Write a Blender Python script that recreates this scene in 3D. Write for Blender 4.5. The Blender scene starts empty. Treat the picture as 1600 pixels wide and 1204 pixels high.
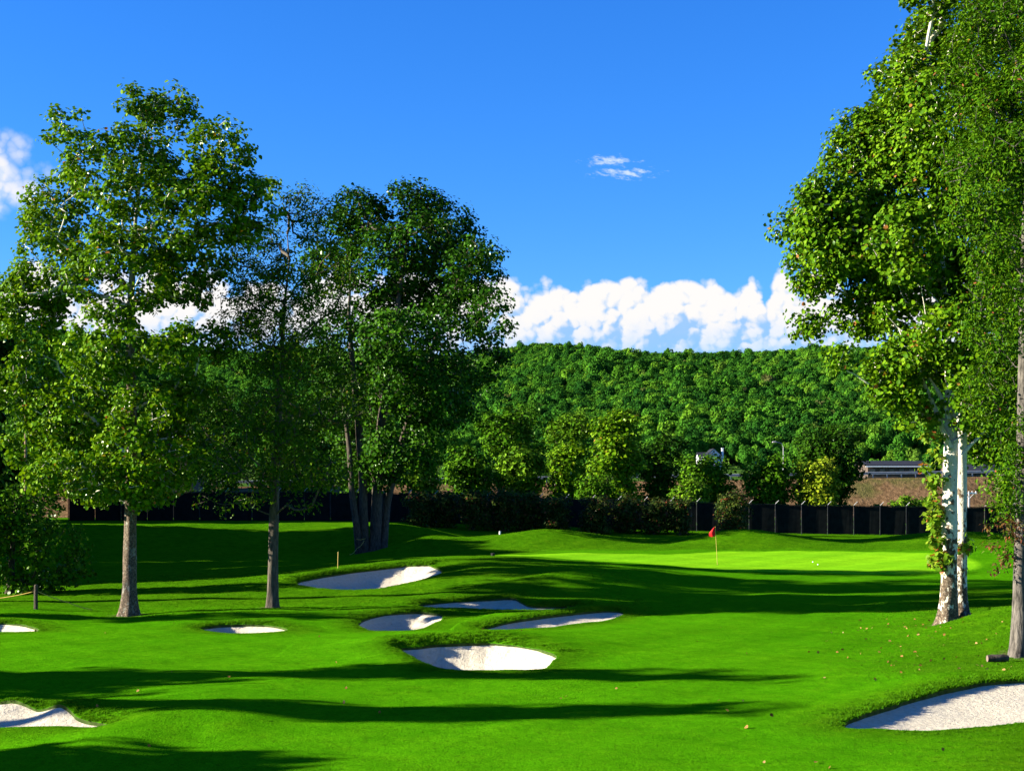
import bpy, math, random
import numpy as np
from mathutils import Vector

R = math.radians
rng = np.random.default_rng(7)
random.seed(7)
scene = bpy.context.scene
col = scene.collection

# ------------------------------------------------------------------ camera
CAM_H = 4.2          # metres above the fairway
FPX = 2198.0         # focal length in pixels of the 1600 px wide photograph
HOR = 765.0          # row of the horizon in the photograph
cd = bpy.data.cameras.new('camera')
cam = bpy.data.objects.new('camera', cd)
col.objects.link(cam)
cam.location = (0, 0, CAM_H)
cam.rotation_euler = (R(90), 0, 0)
cd.sensor_width = 36.0
cd.lens = 36.0 * FPX / 1600.0
cd.shift_y = (HOR - 602.0) / 1600.0
cd.clip_start = 0.5
cd.clip_end = 30000
scene.camera = cam

# ------------------------------------------------------------------ sky, sun, exposure
SUN_EL = R(18.5)
SUN_AZ = R(3.5)     # 0 = straight from the left, positive = from behind the camera
world = bpy.data.worlds.new('World')
scene.world = world
world.use_nodes = True
wn = world.node_tree
for n in list(wn.nodes):
    wn.nodes.remove(n)
sky = wn.nodes.new('ShaderNodeTexSky')
sky.sky_type = 'NISHITA'
sky.sun_disc = False
sky.sun_elevation = SUN_EL
sky.sun_rotation = R(270) - SUN_AZ
sky.altitude = 2000
sky.air_density = 1.5
sky.dust_density = 0.0
sky.ozone_density = 10.0
hsv = wn.nodes.new('ShaderNodeHueSaturation')
hsv.inputs['Saturation'].default_value = 1.085
hsv.inputs['Hue'].default_value = 0.511
hsv.inputs['Value'].default_value = 1.0
bg = wn.nodes.new('ShaderNodeBackground')
bg.inputs['Strength'].default_value = 0.062
wo = wn.nodes.new('ShaderNodeOutputWorld')
wn.links.new(sky.outputs[0], hsv.inputs['Color'])


class W:
    """small helpers for the sky nodes"""
    @staticmethod
    def put(v, sock):
        if isinstance(v, (int, float)): sock.default_value = v
        else: wn.links.new(v, sock)
    @staticmethod
    def m(op, a, b=None, c=None, clamp=False):
        n = wn.nodes.new('ShaderNodeMath'); n.operation = op; n.use_clamp = clamp
        for i, v in enumerate((a, b, c)):
            if v is not None: W.put(v, n.inputs[i])
        return n.outputs[0]
    @staticmethod
    def vec(x, y, z=0.0):
        n = wn.nodes.new('ShaderNodeCombineXYZ')
        for i, v in enumerate((x, y, z)): W.put(v, n.inputs[i])
        return n.outputs[0]
    @staticmethod
    def step(v, a, b):
        n = wn.nodes.new('ShaderNodeMapRange'); n.interpolation_type = 'SMOOTHSTEP'
        W.put(v, n.inputs[0]); n.inputs[1].default_value = a; n.inputs[2].default_value = b
        return n.outputs[0]
    @staticmethod
    def noise(vec, scale, detail=3, rough=.55):
        n = wn.nodes.new('ShaderNodeTexNoise'); n.noise_dimensions = '2D'; wn.links.new(vec, n.inputs['Vector'])
        n.inputs['Scale'].default_value = scale; n.inputs['Detail'].default_value = detail; n.inputs['Roughness'].default_value = rough
        return n.outputs[0]
    @staticmethod
    def billow(vec):
        """rounded heaps at three sizes, 0..1"""
        tot = None
        for scale, amp in ((1/58, .60), (1/25, .28), (1/11, .12)):
            n = wn.nodes.new('ShaderNodeTexVoronoi'); n.voronoi_dimensions = '2D'; n.feature = 'SMOOTH_F1' if amp > .5 else 'F1'
            if amp > .5: n.inputs['Smoothness'].default_value = .3
            n.inputs['Scale'].default_value = scale; wn.links.new(vec, n.inputs['Vector'])
            d = n.outputs['Distance']; q = W.m('MULTIPLY', d, d); q = W.m('MULTIPLY_ADD', q, -1.25 * amp, amp)
            tot = q if tot is None else W.m('ADD', tot, q)
        return tot
    @staticmethod
    def mixc(f, a, b):
        n = wn.nodes.new('ShaderNodeMix'); n.data_type = 'RGBA'; W.put(f, n.inputs[0])
        for v, i in ((a, 6), (b, 7)):
            if isinstance(v, tuple): n.inputs[i].default_value = (*v, 1)
            else: wn.links.new(v, n.inputs[i])
        return n.outputs[2]


# clouds by direction: A = azimuth and E = height, both in units of 1/2198 rad
wtc = wn.nodes.new('ShaderNodeTexCoord')
wsp = wn.nodes.new('ShaderNodeSeparateXYZ'); wn.links.new(wtc.outputs['Generated'], wsp.inputs[0])
wA = W.m('MULTIPLY', W.m('ARCTAN2', wsp.outputs[0], wsp.outputs[1]), FPX)
wh = W.m('SQRT', W.m('ADD', W.m('MULTIPLY', wsp.outputs[0], wsp.outputs[0]), W.m('MULTIPLY', wsp.outputs[1], wsp.outputs[1])))
wE = W.m('MULTIPLY', W.m('DIVIDE', wsp.outputs[2], W.m('MAXIMUM', wh, .02)), FPX)
wP = W.vec(wA, wE)
wQ = W.vec(W.m('ADD', wA, -7.0), W.m('ADD', wE, 6.0))      # a step towards the sun
wob = W.noise(wP, .03, 4, .6)
wP2 = W.vec(W.m('MULTIPLY_ADD', wob, 16, wA), W.m('MULTIPLY_ADD', wob, -14, wE))
wQ2 = W.vec(W.m('ADD', W.m('MULTIPLY_ADD', wob, 16, wA), -7.0), W.m('ADD', W.m('MULTIPLY_ADD', wob, -14, wE), 6.0))
B1, B2 = W.billow(wP2), W.billow(wQ2)
# skyline of the bank round the horizon
prof = W.noise(W.vec(wA, 0.0), .0085, 3, .5)
etop = W.m('MULTIPLY_ADD', prof, 80.0, 272.0)
gap = W.m('SUBTRACT', 1.0, W.step(W.m('ABSOLUTE', W.m('ADD', wA, -392.0)), 0, 26))
etop = W.m('MULTIPLY_ADD', gap, -46.0, etop)
ebase = 238.0
dens = W.m('ADD', W.m('DIVIDE', W.m('SUBTRACT', etop, wE), 42.0), W.m('MULTIPLY_ADD', B1, 1.9, -1.0))
al = W.step(dens, -.05, .45)
low = W.step(W.m('ADD', wE, W.m('MULTIPLY', wob, 60.0)), 190, 310)
al1 = W.m('MULTIPLY', al, W.m('MULTIPLY_ADD', low, .70, W.m('MULTIPLY', W.step(wE, 130, 240), .30)))
relief = W.m('MULTIPLY', W.m('SUBTRACT', B1, B2), 2.6)
lit = W.m('ADD', W.m('ADD', W.step(W.m('MULTIPLY_ADD', B1, 80.0, wE), 245, 350), relief), -.12)
lit = W.step(lit, -.05, .75)
# the cloud at the left edge and the two shreds
def blob(a0, e0, ra, re, k, nz):
    x = W.m('DIVIDE', W.m('ADD', wA, -a0), ra); y = W.m('DIVIDE', W.m('ADD', wE, -e0), re)
    r = W.m('SQRT', W.m('ADD', W.m('MULTIPLY', x, x), W.m('MULTIPLY', y, y)))
    return W.m('ADD', W.m('SUBTRACT', 1.0, r), W.m('MULTIPLY_ADD', nz, k, -.5 * k))
al2 = W.step(blob(-820, 462, 100, 60, 1.2, B1), 0, .75)
lit2 = W.step(W.m('ADD', W.m('MULTIPLY_ADD', W.m('ADD', wE, -440.0), .008, .55), relief), 0, .8)
wisp = W.noise(W.vec(W.m('MULTIPLY', wA, .35), W.m('MULTIPLY_ADD', wA, .12, wE)), .16, 5, .62)
al3 = W.step(W.m('MAXIMUM', blob(152, 512, 46, 11, 2.6, wisp), blob(178, 492, 58, 10, 2.8, wisp)), .1, 1.3)
white, shade = (3.8, 3.7, 3.62), (1.4, 2.35, 3.75)
c = W.mixc(al1, hsv.outputs[0], W.mixc(lit, shade, white))
c = W.mixc(W.m('MULTIPLY', al2, .92), c, W.mixc(lit2, (2.0, 2.7, 3.7), white))
c = W.mixc(W.m('MULTIPLY', al3, .75), c, (3.3, 3.7, 4.1))
bgc = wn.nodes.new('ShaderNodeBackground'); bgc.inputs['Strength'].default_value = bg.inputs['Strength'].default_value
wn.links.new(hsv.outputs[0], bg.inputs[0])
wn.links.new(c, bgc.inputs[0])
belt = W.m('MULTIPLY', W.m('GREATER_THAN', wE, 120.0), W.m('LESS_THAN', wE, 570.0))    # the belt of sky that carries clouds
bmx = wn.nodes.new('ShaderNodeMixShader'); wn.links.new(belt, bmx.inputs[0])
wn.links.new(bg.outputs[0], bmx.inputs[1]); wn.links.new(bgc.outputs[0], bmx.inputs[2])
wn.links.new(bmx.outputs[0], wo.inputs[0])

sd = bpy.data.lights.new('sun', 'SUN')
sd.energy = 5.0
sd.angle = R(0.5)
sd.color = (1.0, 0.91, 0.76)
sun = bpy.data.objects.new('sun', sd)
col.objects.link(sun)
to_sun = Vector((-math.cos(SUN_EL) * math.cos(SUN_AZ), -math.cos(SUN_EL) * math.sin(SUN_AZ), math.sin(SUN_EL)))
sun.rotation_euler = to_sun.to_track_quat('Z', 'Y').to_euler()
sun.location = (-60, 0, 40)

vs = scene.view_settings
vs.view_transform = 'Standard'
vs.look = 'None'
vs.exposure = 2.1
vs.gamma = 1.0
vs.use_curve_mapping = False
scene.render.engine = 'CYCLES'
cy = scene.cycles
cy.use_denoising = True
cy.max_bounces = 6
cy.diffuse_bounces = 1
cy.glossy_bounces = 2
cy.transmission_bounces = 4
cy.transparent_max_bounces = 24
cy.sample_clamp_indirect = 4.0


# ------------------------------------------------------------------ helpers
def px(u, v, Y):
    """world point seen at pixel (u, v) of the photograph at distance Y"""
    return np.array([(u - 800.0) / FPX * Y, Y, CAM_H - (v - HOR) / FPX * Y])


def pz(u, v, z):
    """world point seen at pixel (u, v) whose height is z"""
    Y = (CAM_H - z) * FPX / (v - HOR)
    return np.array([(u - 800.0) / FPX * Y, Y, z])


def mesh_np(name, co, faces, smooth=False):
    """co (n,3); faces: list of int arrays (m,k)"""
    me = bpy.data.meshes.new(name)
    co = np.asarray(co, dtype=np.float32)
    if isinstance(faces, np.ndarray):
        faces = [faces]
    faces = [np.asarray(f, dtype=np.int32) for f in faces if len(f)]
    me.vertices.add(len(co))
    me.vertices.foreach_set('co', co.ravel())
    loops = np.concatenate([f.ravel() for f in faces])
    tot = np.concatenate([np.full(len(f), f.shape[1], dtype=np.int32) for f in faces])
    start = np.concatenate([[0], np.cumsum(tot)[:-1]]).astype(np.int32)
    me.loops.add(len(loops))
    me.loops.foreach_set('vertex_index', loops)
    me.polygons.add(len(tot))
    me.polygons.foreach_set('loop_start', start)
    if smooth:
        me.polygons.foreach_set('use_smooth', np.ones(len(tot), dtype=bool))
    me.update(calc_edges=True)
    return me


def obj(name, me, mat=None, parent=None):
    o = bpy.data.objects.new(name, me)
    col.objects.link(o)
    if mat is not None and me is not None:
        if len(me.materials) == 0:
            me.materials.append(mat)
    if parent is not None:
        o.parent = parent
    return o


def tag(o, label=None, cat=None, group=None, kind=None):
    if label: o['label'] = label
    if cat: o['category'] = cat
    if group: o['group'] = group
    if kind: o['kind'] = kind
    return o


def empty(name, loc):
    o = bpy.data.objects.new(name, None)
    col.objects.link(o)
    o.location = loc
    o.empty_display_size = 0.3
    return o


class MB:
    """collects boxes, tubes and lofts into one mesh"""
    def __init__(s):
        s.v = []; s.f = []; s.n = 0
    def add(s, co, faces):
        co = np.asarray(co, dtype=float)
        s.v.append(co)
        for f in faces:
            s.f.append(tuple(int(i) + s.n for i in f))
        s.n += len(co)
        return s
    def box(s, lo, hi):
        x0, y0, z0 = lo; x1, y1, z1 = hi
        s.add([(x0,y0,z0),(x1,y0,z0),(x1,y1,z0),(x0,y1,z0),(x0,y0,z1),(x1,y0,z1),(x1,y1,z1),(x0,y1,z1)],
              [(0,3,2,1),(4,5,6,7),(0,1,5,4),(1,2,6,5),(2,3,7,6),(3,0,4,7)])
        return s
    def tube(s, pts, rad, n=8, cap=True):
        pts = [np.asarray(p, float) for p in pts]
        if np.isscalar(rad): rad = [rad] * len(pts)
        co = []; up = np.array([0.13, 0.97, 0.2])
        for i, p in enumerate(pts):
            a = pts[max(i-1, 0)]; b = pts[min(i+1, len(pts)-1)]
            d = b - a; d /= max(np.linalg.norm(d), 1e-9)
            e = np.cross(d, up); e /= max(np.linalg.norm(e), 1e-9); g = np.cross(d, e)
            for k in range(n):
                t = 2 * math.pi * k / n
                co.append(p + rad[i] * (math.cos(t) * e + math.sin(t) * g))
        fs = []
        for i in range(len(pts) - 1):
            for k in range(n):
                a = i*n + k; b = i*n + (k+1) % n
                fs.append((a, a+n, b+n, b))
        if cap:
            fs.append(tuple(range(n))); fs.append(tuple(range((len(pts)-1)*n + n-1, (len(pts)-1)*n - 1, -1)))
        return s.add(co, fs)
    def build(s, name, mat, parent=None, smooth=False, loc=None):
        me = bpy.data.meshes.new(name)
        v = np.concatenate(s.v)
        if loc is not None: v = v - np.asarray(loc)
        me.from_pydata([tuple(p) for p in v], [], s.f)
        if smooth:
            me.polygons.foreach_set('use_smooth', np.ones(len(me.polygons), dtype=bool))
        me.update()
        return obj(name, me, mat, parent)


# ------------------------------------------------------------------ materials
class NT:
    def __init__(s, name):
        s.m = bpy.data.materials.new(name); s.m.use_nodes = True
        s.t = s.m.node_tree
        for n in list(s.t.nodes): s.t.nodes.remove(n)
        s.out = s.t.nodes.new('ShaderNodeOutputMaterial')
    def n(s, typ, **kw):
        nd = s.t.nodes.new(typ)
        for k, v in kw.items():
            if k in nd.inputs.keys(): nd.inputs[k].default_value = v
            else: setattr(nd, k, v)
        return nd
    def l(s, a, b):
        s.t.links.new(a, b); return s
    def noise(s, scale, detail=4, rough=0.55, vec=None):
        nd = s.n('ShaderNodeTexNoise'); nd.inputs['Scale'].default_value = scale
        nd.inputs['Detail'].default_value = detail; nd.inputs['Roughness'].default_value = rough
        if vec is not None: s.l(vec, nd.inputs['Vector'])
        return nd
    def ramp(s, fac, stops, interp='LINEAR'):
        nd = s.n('ShaderNodeValToRGB'); cr = nd.color_ramp; cr.interpolation = interp
        while len(cr.elements) < len(stops): cr.elements.new(0.5)
        for e, (p, c) in zip(cr.elements, stops):
            e.position = p; e.color = (*c, 1) if len(c) == 3 else c
        s.l(fac, nd.inputs[0]); return nd
    def mix(s, fac, a, b, mode='MIX'):
        nd = s.n('ShaderNodeMix', data_type='RGBA', blend_type=mode)
        if isinstance(fac, (int, float)): nd.inputs[0].default_value = fac
        else: s.l(fac, nd.inputs[0])
        for v, i in ((a, 6), (b, 7)):
            if isinstance(v, tuple): nd.inputs[i].default_value = (*v, 1)
            else: s.l(v, nd.inputs[i])
        return nd.outputs[2]
    def math(s, op, a, b=None, clamp=False):
        nd = s.n('ShaderNodeMath', operation=op, use_clamp=clamp)
        for v, i in ((a, 0), (b, 1)):
            if v is None: continue
            if isinstance(v, (int, float)): nd.inputs[i].default_value = v
            else: s.l(v, nd.inputs[i])
        return nd.outputs[0]
    def bump(s, h, strength, dist):
        nd = s.n('ShaderNodeBump'); nd.inputs['Strength'].default_value = strength; nd.inputs['Distance'].default_value = dist
        s.l(h, nd.inputs['Height']); return nd.outputs[0]
    def princ(s, color, rough=0.8, normal=None, spec=0.3, metal=0.0):
        p = s.n('ShaderNodeBsdfPrincipled')
        if isinstance(color, tuple): p.inputs['Base Color'].default_value = (*color, 1)
        else: s.l(color, p.inputs['Base Color'])
        if isinstance(rough, (int, float)): p.inputs['Roughness'].default_value = rough
        else: s.l(rough, p.inputs['Roughness'])
        p.inputs['Specular IOR Level'].default_value = spec
        p.inputs['Metallic'].default_value = metal
        if normal is not None: s.l(normal, p.inputs['Normal'])
        s.l(p.outputs[0], s.out.inputs[0]); return p


def plain(name, c, rough=0.6, spec=0.3, metal=0.0, var=0.25, scale=3.0):
    t = NT(name)
    g = t.n('ShaderNodeNewGeometry')
    nz = t.noise(scale, 5, 0.6, g.outputs['Position'])
    a = tuple(x * (1 - var) for x in c); b = tuple(min(1, x * (1 + var)) for x in c)
    r = t.ramp(nz.outputs[0], [(0.3, a), (0.7, b)])
    t.princ(r.outputs[0], rough, None, spec, metal)
    return t.m


def leaf_mat(name, dark, mid, light, odd=None, odd_at=0.985, trans=0.3, gloss=0.10):
    t = NT(name)
    g = t.n('ShaderNodeNewGeometry')
    stops = [(0.0, dark), (0.45, mid), (0.92, light)]
    if odd: stops += [(odd_at, light), (min(1.0, odd_at + 0.004), odd)]
    r = t.ramp(g.outputs['Random Per Island'], stops)
    nz = t.noise(0.35, 2, 0.5, g.outputs['Position'])
    sh = t.ramp(nz.outputs[0], [(0.3, (0.78, 0.82, 0.8)), (0.7, (1.2, 1.12, 1.0))])
    c = t.mix(1.0, r.outputs[0], sh.outputs[0], 'MULTIPLY')
    d = t.n('ShaderNodeBsdfDiffuse'); t.l(c, d.inputs[0])
    tr = t.n('ShaderNodeBsdfTranslucent')
    tc = t.mix(1.0, c, (1.25, 1.15, 0.5), 'MULTIPLY'); t.l(tc, tr.inputs[0])
    m1 = t.n('ShaderNodeMixShader'); m1.inputs[0].default_value = trans
    t.l(d.outputs[0], m1.inputs[1]); t.l(tr.outputs[0], m1.inputs[2])
    gl = t.n('ShaderNodeBsdfGlossy'); gl.inputs['Roughness'].default_value = 0.45
    gl.inputs[0].default_value = (0.8, 0.9, 0.7, 1)
    m2 = t.n('ShaderNodeMixShader')
    lw = t.n('ShaderNodeFresnel'); lw.inputs[0].default_value = 1.35
    f = t.math('MINIMUM', t.math('MULTIPLY', lw.outputs[0], gloss * 2.2, True), .10)
    t.l(f, m2.inputs[0]); t.l(m1.outputs[0], m2.inputs[1]); t.l(gl.outputs[0], m2.inputs[2])
    t.l(m2.outputs[0], t.out.inputs[0])
    return t.m


def bark_mat(name, base, dark, scale=6.0, stretch=0.25):
    t = NT(name)
    g = t.n('ShaderNodeNewGeometry')
    mp = t.n('ShaderNodeMapping'); mp.inputs['Scale'].default_value = (1, 1, stretch)
    t.l(g.outputs['Position'], mp.inputs[0])
    nz = t.noise(scale * 2, 6, 0.65, mp.outputs[0])
    r = t.ramp(nz.outputs[0], [(0.32, dark), (0.62, base)])
    b = t.bump(nz.outputs[0], 0.9, 0.06)
    t.princ(r.outputs[0], 0.9, b, 0.15)
    return t.m


def sycamore_bark(name, zlow, zhigh, more=.16, tone=1.0):
    """cream upper bark, brown flaking plates that thin out upwards"""
    t = NT(name)
    g = t.n('ShaderNodeNewGeometry')
    sep = t.n('ShaderNodeSeparateXYZ'); t.l(g.outputs['Position'], sep.inputs[0])
    mp = t.n('ShaderNodeMapping'); mp.inputs['Scale'].default_value = (1.3, 1.3, 0.8)
    t.l(g.outputs['Position'], mp.inputs[0])
    nz = t.noise(4.2, 5, 0.62, mp.outputs[0])
    mr = t.n('ShaderNodeMapRange'); mr.inputs['From Min'].default_value = zlow; mr.inputs['From Max'].default_value = zhigh
    mr.inputs['To Min'].default_value = more; mr.inputs['To Max'].default_value = -0.16
    t.l(sep.outputs[2], mr.inputs[0])
    k = t.math('ADD', nz.outputs[0], mr.outputs[0])
    plate = t.ramp(k, [(0.53, (0, 0, 0)), (0.57, (1, 1, 1))])
    n2 = t.noise(17, 4, 0.6, g.outputs['Position'])
    cream = t.ramp(n2.outputs[0], [(0.3, tuple(x*tone for x in (0.42, 0.40, 0.30))), (0.65, tuple(x*tone for x in (0.62, 0.59, 0.48)))])
    brown = t.ramp(n2.outputs[0], [(0.34, (0.03, 0.022, 0.014)), (0.5, (0.085, 0.062, 0.04)), (0.68, (0.20, 0.155, 0.105))])
    c = t.mix(plate.outputs[0], cream.outputs[0], brown.outputs[0])
    hgt = t.math('MULTIPLY_ADD', plate.outputs[0], 0.6)
    b = t.bump(t.math('ADD', plate.outputs[0], n2.outputs[0]), 0.8, 0.03)
    t.princ(c, 0.85, b, 0.15)
    return t.m


def grass_ground():
    t = NT('mown turf')
    g = t.n('ShaderNodeNewGeometry')
    at = t.n('ShaderNodeAttribute'); at.attribute_name = 'turf'
    big = t.noise(0.16, 4, 0.55, g.outputs['Position'])
    med = t.noise(1.7, 5, 0.65, g.outputs['Position'])
    mp = t.n('ShaderNodeMapping'); mp.inputs['Scale'].default_value = (1, 0.55, 1)
    t.l(g.outputs['Position'], mp.inputs[0])
    fine = t.noise(26, 5, 0.75, mp.outputs[0])
    rough_c = t.ramp(med.outputs[0], [(0.25, (0.026, 0.095, 0.0015)), (0.5, (0.043, 0.148, 0.002)), (0.75, (0.068, 0.175, 0.003))])
    fair_c = t.ramp(med.outputs[0], [(0.25, (0.036, 0.172, 0.0015)), (0.5, (0.048, 0.200, 0.002)), (0.75, (0.064, 0.222, 0.0025))])
    green_c = t.ramp(med.outputs[0], [(0.3, (0.135, 0.365, 0.006)), (0.7, (0.155, 0.395, 0.007))])
    f1 = t.math('MULTIPLY', at.outputs['Fac'], 2.0, True)
    c = t.mix(f1, rough_c.outputs[0], fair_c.outputs[0])
    f2 = t.math('SUBTRACT', at.outputs['Fac'], 0.5); f2 = t.math('MULTIPLY', f2, 2.0, True)
    c = t.mix(f2, c, green_c.outputs[0])
    bv = t.ramp(big.outputs[0], [(0.3, (0.86, 0.92, 0.9)), (0.7, (1.16, 1.06, 1.0))])
    c = t.mix(1.0, c, bv.outputs[0], 'MULTIPLY')
    mot = t.noise(5.5, 4, 0.7, mp.outputs[0])
    mv = t.ramp(mot.outputs[0], [(0.3, (0.80, 0.84, 0.85)), (0.7, (1.18, 1.13, 1.1))])
    c = t.mix(1.0, c, mv.outputs[0], 'MULTIPLY')
    spk = t.noise(9.0, 3, 0.8, g.outputs['Position'])
    sv = t.ramp(spk.outputs[0], [(0.28, (0.55, 0.6, 0.6)), (0.36, (1.0, 1.0, 1.0))])
    c = t.mix(1.0, c, sv.outputs[0], 'MULTIPLY')
    # thin and worn spots
    sp = t.noise(0.75, 6, 0.7, g.outputs['Position'])
    worn = t.ramp(sp.outputs[0], [(0.66, (0, 0, 0)), (0.78, (1, 1, 1))])
    wf = t.math('MULTIPLY', worn.outputs[0], 0.55)
    c = t.mix(wf, c, (0.10, 0.13, 0.025))
    fv = t.ramp(fine.outputs[0], [(0.25, (0.55, 0.6, 0.5)), (0.7, (1.25, 1.2, 1.2))])
    ffac = t.math('SUBTRACT', 1.0, f2)
    c = t.mix(ffac, c, t.mix(1.0, c, fv.outputs[0], 'MULTIPLY'))
    ba = t.n('ShaderNodeAttribute'); ba.attribute_name = 'bare'
    bf_ = t.math('MULTIPLY_ADD', med.outputs[0], 1.3); t.t.nodes[-1].inputs[2].default_value = -0.75
    bf_ = t.math('ADD', t.math('MULTIPLY', ba.outputs['Fac'], 1.15), bf_); 
    bk = t.math('MULTIPLY', t.ramp(bf_, [(0.35, (0, 0, 0)), (0.75, (1, 1, 1))]).outputs[0], ba.outputs['Fac'])
    c = t.mix(bk, c, (0.075, 0.055, 0.028))
    amp = t.math('MULTIPLY_ADD', at.outputs['Fac'], -0.85); 
    t.t.nodes[-1].inputs[2].default_value = 1.0
    amp = t.math('MAXIMUM', amp, 0.12)
    h = t.math('MULTIPLY', fine.outputs[0], amp)
    b = t.bump(h, 0.8, 0.06)
    t.princ(c, 1.0, b, 0.0)
    return t.m


def sand_mat():
    t = NT('bunker sand')
    g = t.n('ShaderNodeNewGeometry')
    n1 = t.noise(1.3, 4, 0.6, g.outputs['Position'])
    n2 = t.noise(9, 6, 0.7, g.outputs['Position'])
    n3 = t.noise(60, 3, 0.6, g.outputs['Position'])
    wv = t.n('ShaderNodeTexWave'); wv.inputs['Scale'].default_value = 2.2; wv.inputs['Distortion'].default_value = 7
    wv.inputs['Detail'].default_value = 3; t.l(g.outputs['Position'], wv.inputs['Vector'])
    c = t.ramp(n2.outputs[0], [(0.25, (0.41, 0.360, 0.262)), (0.7, (0.575, 0.525, 0.40))])
    sp = t.noise(14, 2, 0.5, g.outputs['Position'])
    dr = t.ramp(sp.outputs[0], [(0.70, (0, 0, 0)), (0.73, (1, 1, 1))])
    cc = t.mix(t.math('MULTIPLY', dr.outputs[0], 0.7), c.outputs[0], (0.22, 0.15, 0.09))
    h = t.math('ADD', t.math('MULTIPLY', n2.outputs[0], 1.0), t.math('MULTIPLY', n3.outputs[0], 0.3))
    h = t.math('ADD', h, t.math('MULTIPLY', n1.outputs[0], 0.8))
    t.princ(cc, 0.95, t.bump(h, 0.9, 0.09), 0.1)
    return t.m


M = {}
M['turf'] = grass_ground()
M['sand'] = sand_mat()
M['lip'] = plain('cut turf edge', (0.035, 0.06, 0.012), 0.95, 0.05, 0, 0.5, 9)
M['blade'] = leaf_mat('grass blades', (0.022, 0.105, 0.004), (0.036, 0.15, 0.006), (0.075, 0.20, 0.004), trans=0.3, gloss=0.0)
M['syc'] = leaf_mat('sycamore leaves', (0.032, 0.100, 0.002), (0.070, 0.175, 0.003), (0.140, 0.250, 0.005), (0.26, 0.11, 0.03), 0.990, 0.24, 0.05)
M['syc_right'] = leaf_mat('dark green sycamore leaves', (0.024, 0.078, 0.002), (0.054, 0.138, 0.003), (0.110, 0.205, 0.005), (0.26, 0.11, 0.03), 0.990, 0.20, 0.04)  # the sycamore leaf colours in a darker green, for the right-hand tree
M['ash'] = leaf_mat('ash leaves', (0.018, 0.066, 0.003), (0.040, 0.110, 0.003), (0.085, 0.155, 0.005), (0.22, 0.13, 0.03), 0.985, 0.22, 0.02)
M['maple'] = leaf_mat('maple leaves', (0.009, 0.044, 0.002), (0.018, 0.074, 0.003), (0.042, 0.120, 0.004), None, 1, 0.16, 0.05)
M['locust'] = leaf_mat('locust leaves', (0.017, 0.064, 0.002), (0.034, 0.100, 0.003), (0.074, 0.155, 0.004), (0.20, 0.06, 0.03), 0.992, 0.22, 0.02)
M['shoot'] = leaf_mat('shoot leaves', (0.07, 0.16, 0.008), (0.12, 0.23, 0.012), (0.20, 0.28, 0.02), (0.35, 0.10, 0.03), 0.93, 0.4, 0.06)
M['rust'] = leaf_mat('reddened leaves', (0.05, 0.02, 0.012), (0.11, 0.035, 0.02), (0.10, 0.14, 0.02), (0.20, 0.06, 0.02), 0.95, 0.3, 0.05)
M['mid1'] = leaf_mat('broad leaves', (0.018, 0.066, 0.002), (0.036, 0.110, 0.003), (0.066, 0.158, 0.005), None, 1, 0.12, 0.03)
M['mid2'] = leaf_mat('pale leaves', (0.036, 0.105, 0.004), (0.064, 0.155, 0.005), (0.105, 0.205, 0.010), None, 1, 0.12, 0.03)
M['mid3'] = leaf_mat('dark leaves', (0.009, 0.036, 0.002), (0.017, 0.058, 0.003), (0.032, 0.088, 0.004), None, 1, 0.12, 0.03)
M['mid4'] = leaf_mat('yellowing leaves', (0.075, 0.135, 0.005), (0.125, 0.190, 0.008), (0.18, 0.23, 0.012), None, 1, 0.12, 0.03)
M['hedge'] = leaf_mat('hedge leaves', (0.014, 0.034, 0.005), (0.026, 0.055, 0.008), (0.060, 0.080, 0.012), (0.14, 0.045, 0.02), 0.90, 0.2, 0.06)
M['forest'] = leaf_mat('forest leaves', (0.014, 0.070, 0.014), (0.024, 0.108, 0.018), (0.045, 0.140, 0.020), None, 1, 0.15, 0.03)
M['bark'] = bark_mat('grey brown bark', (0.10, 0.085, 0.062), (0.035, 0.028, 0.02))
M['bark_dark'] = bark_mat('dark bark', (0.085, 0.07, 0.05), (0.02, 0.016, 0.012))
M['bark_grey'] = bark_mat('furrowed grey bark', (0.135, 0.12, 0.10), (0.02, 0.018, 0.015), 7, 0.22)
M['syc_bark_low'] = sycamore_bark('sycamore bark brown', 6.0, 13.0, .16, .38)
M['syc_bark'] = sycamore_bark('sycamore bark cream', 0.0, 6.0)

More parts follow.
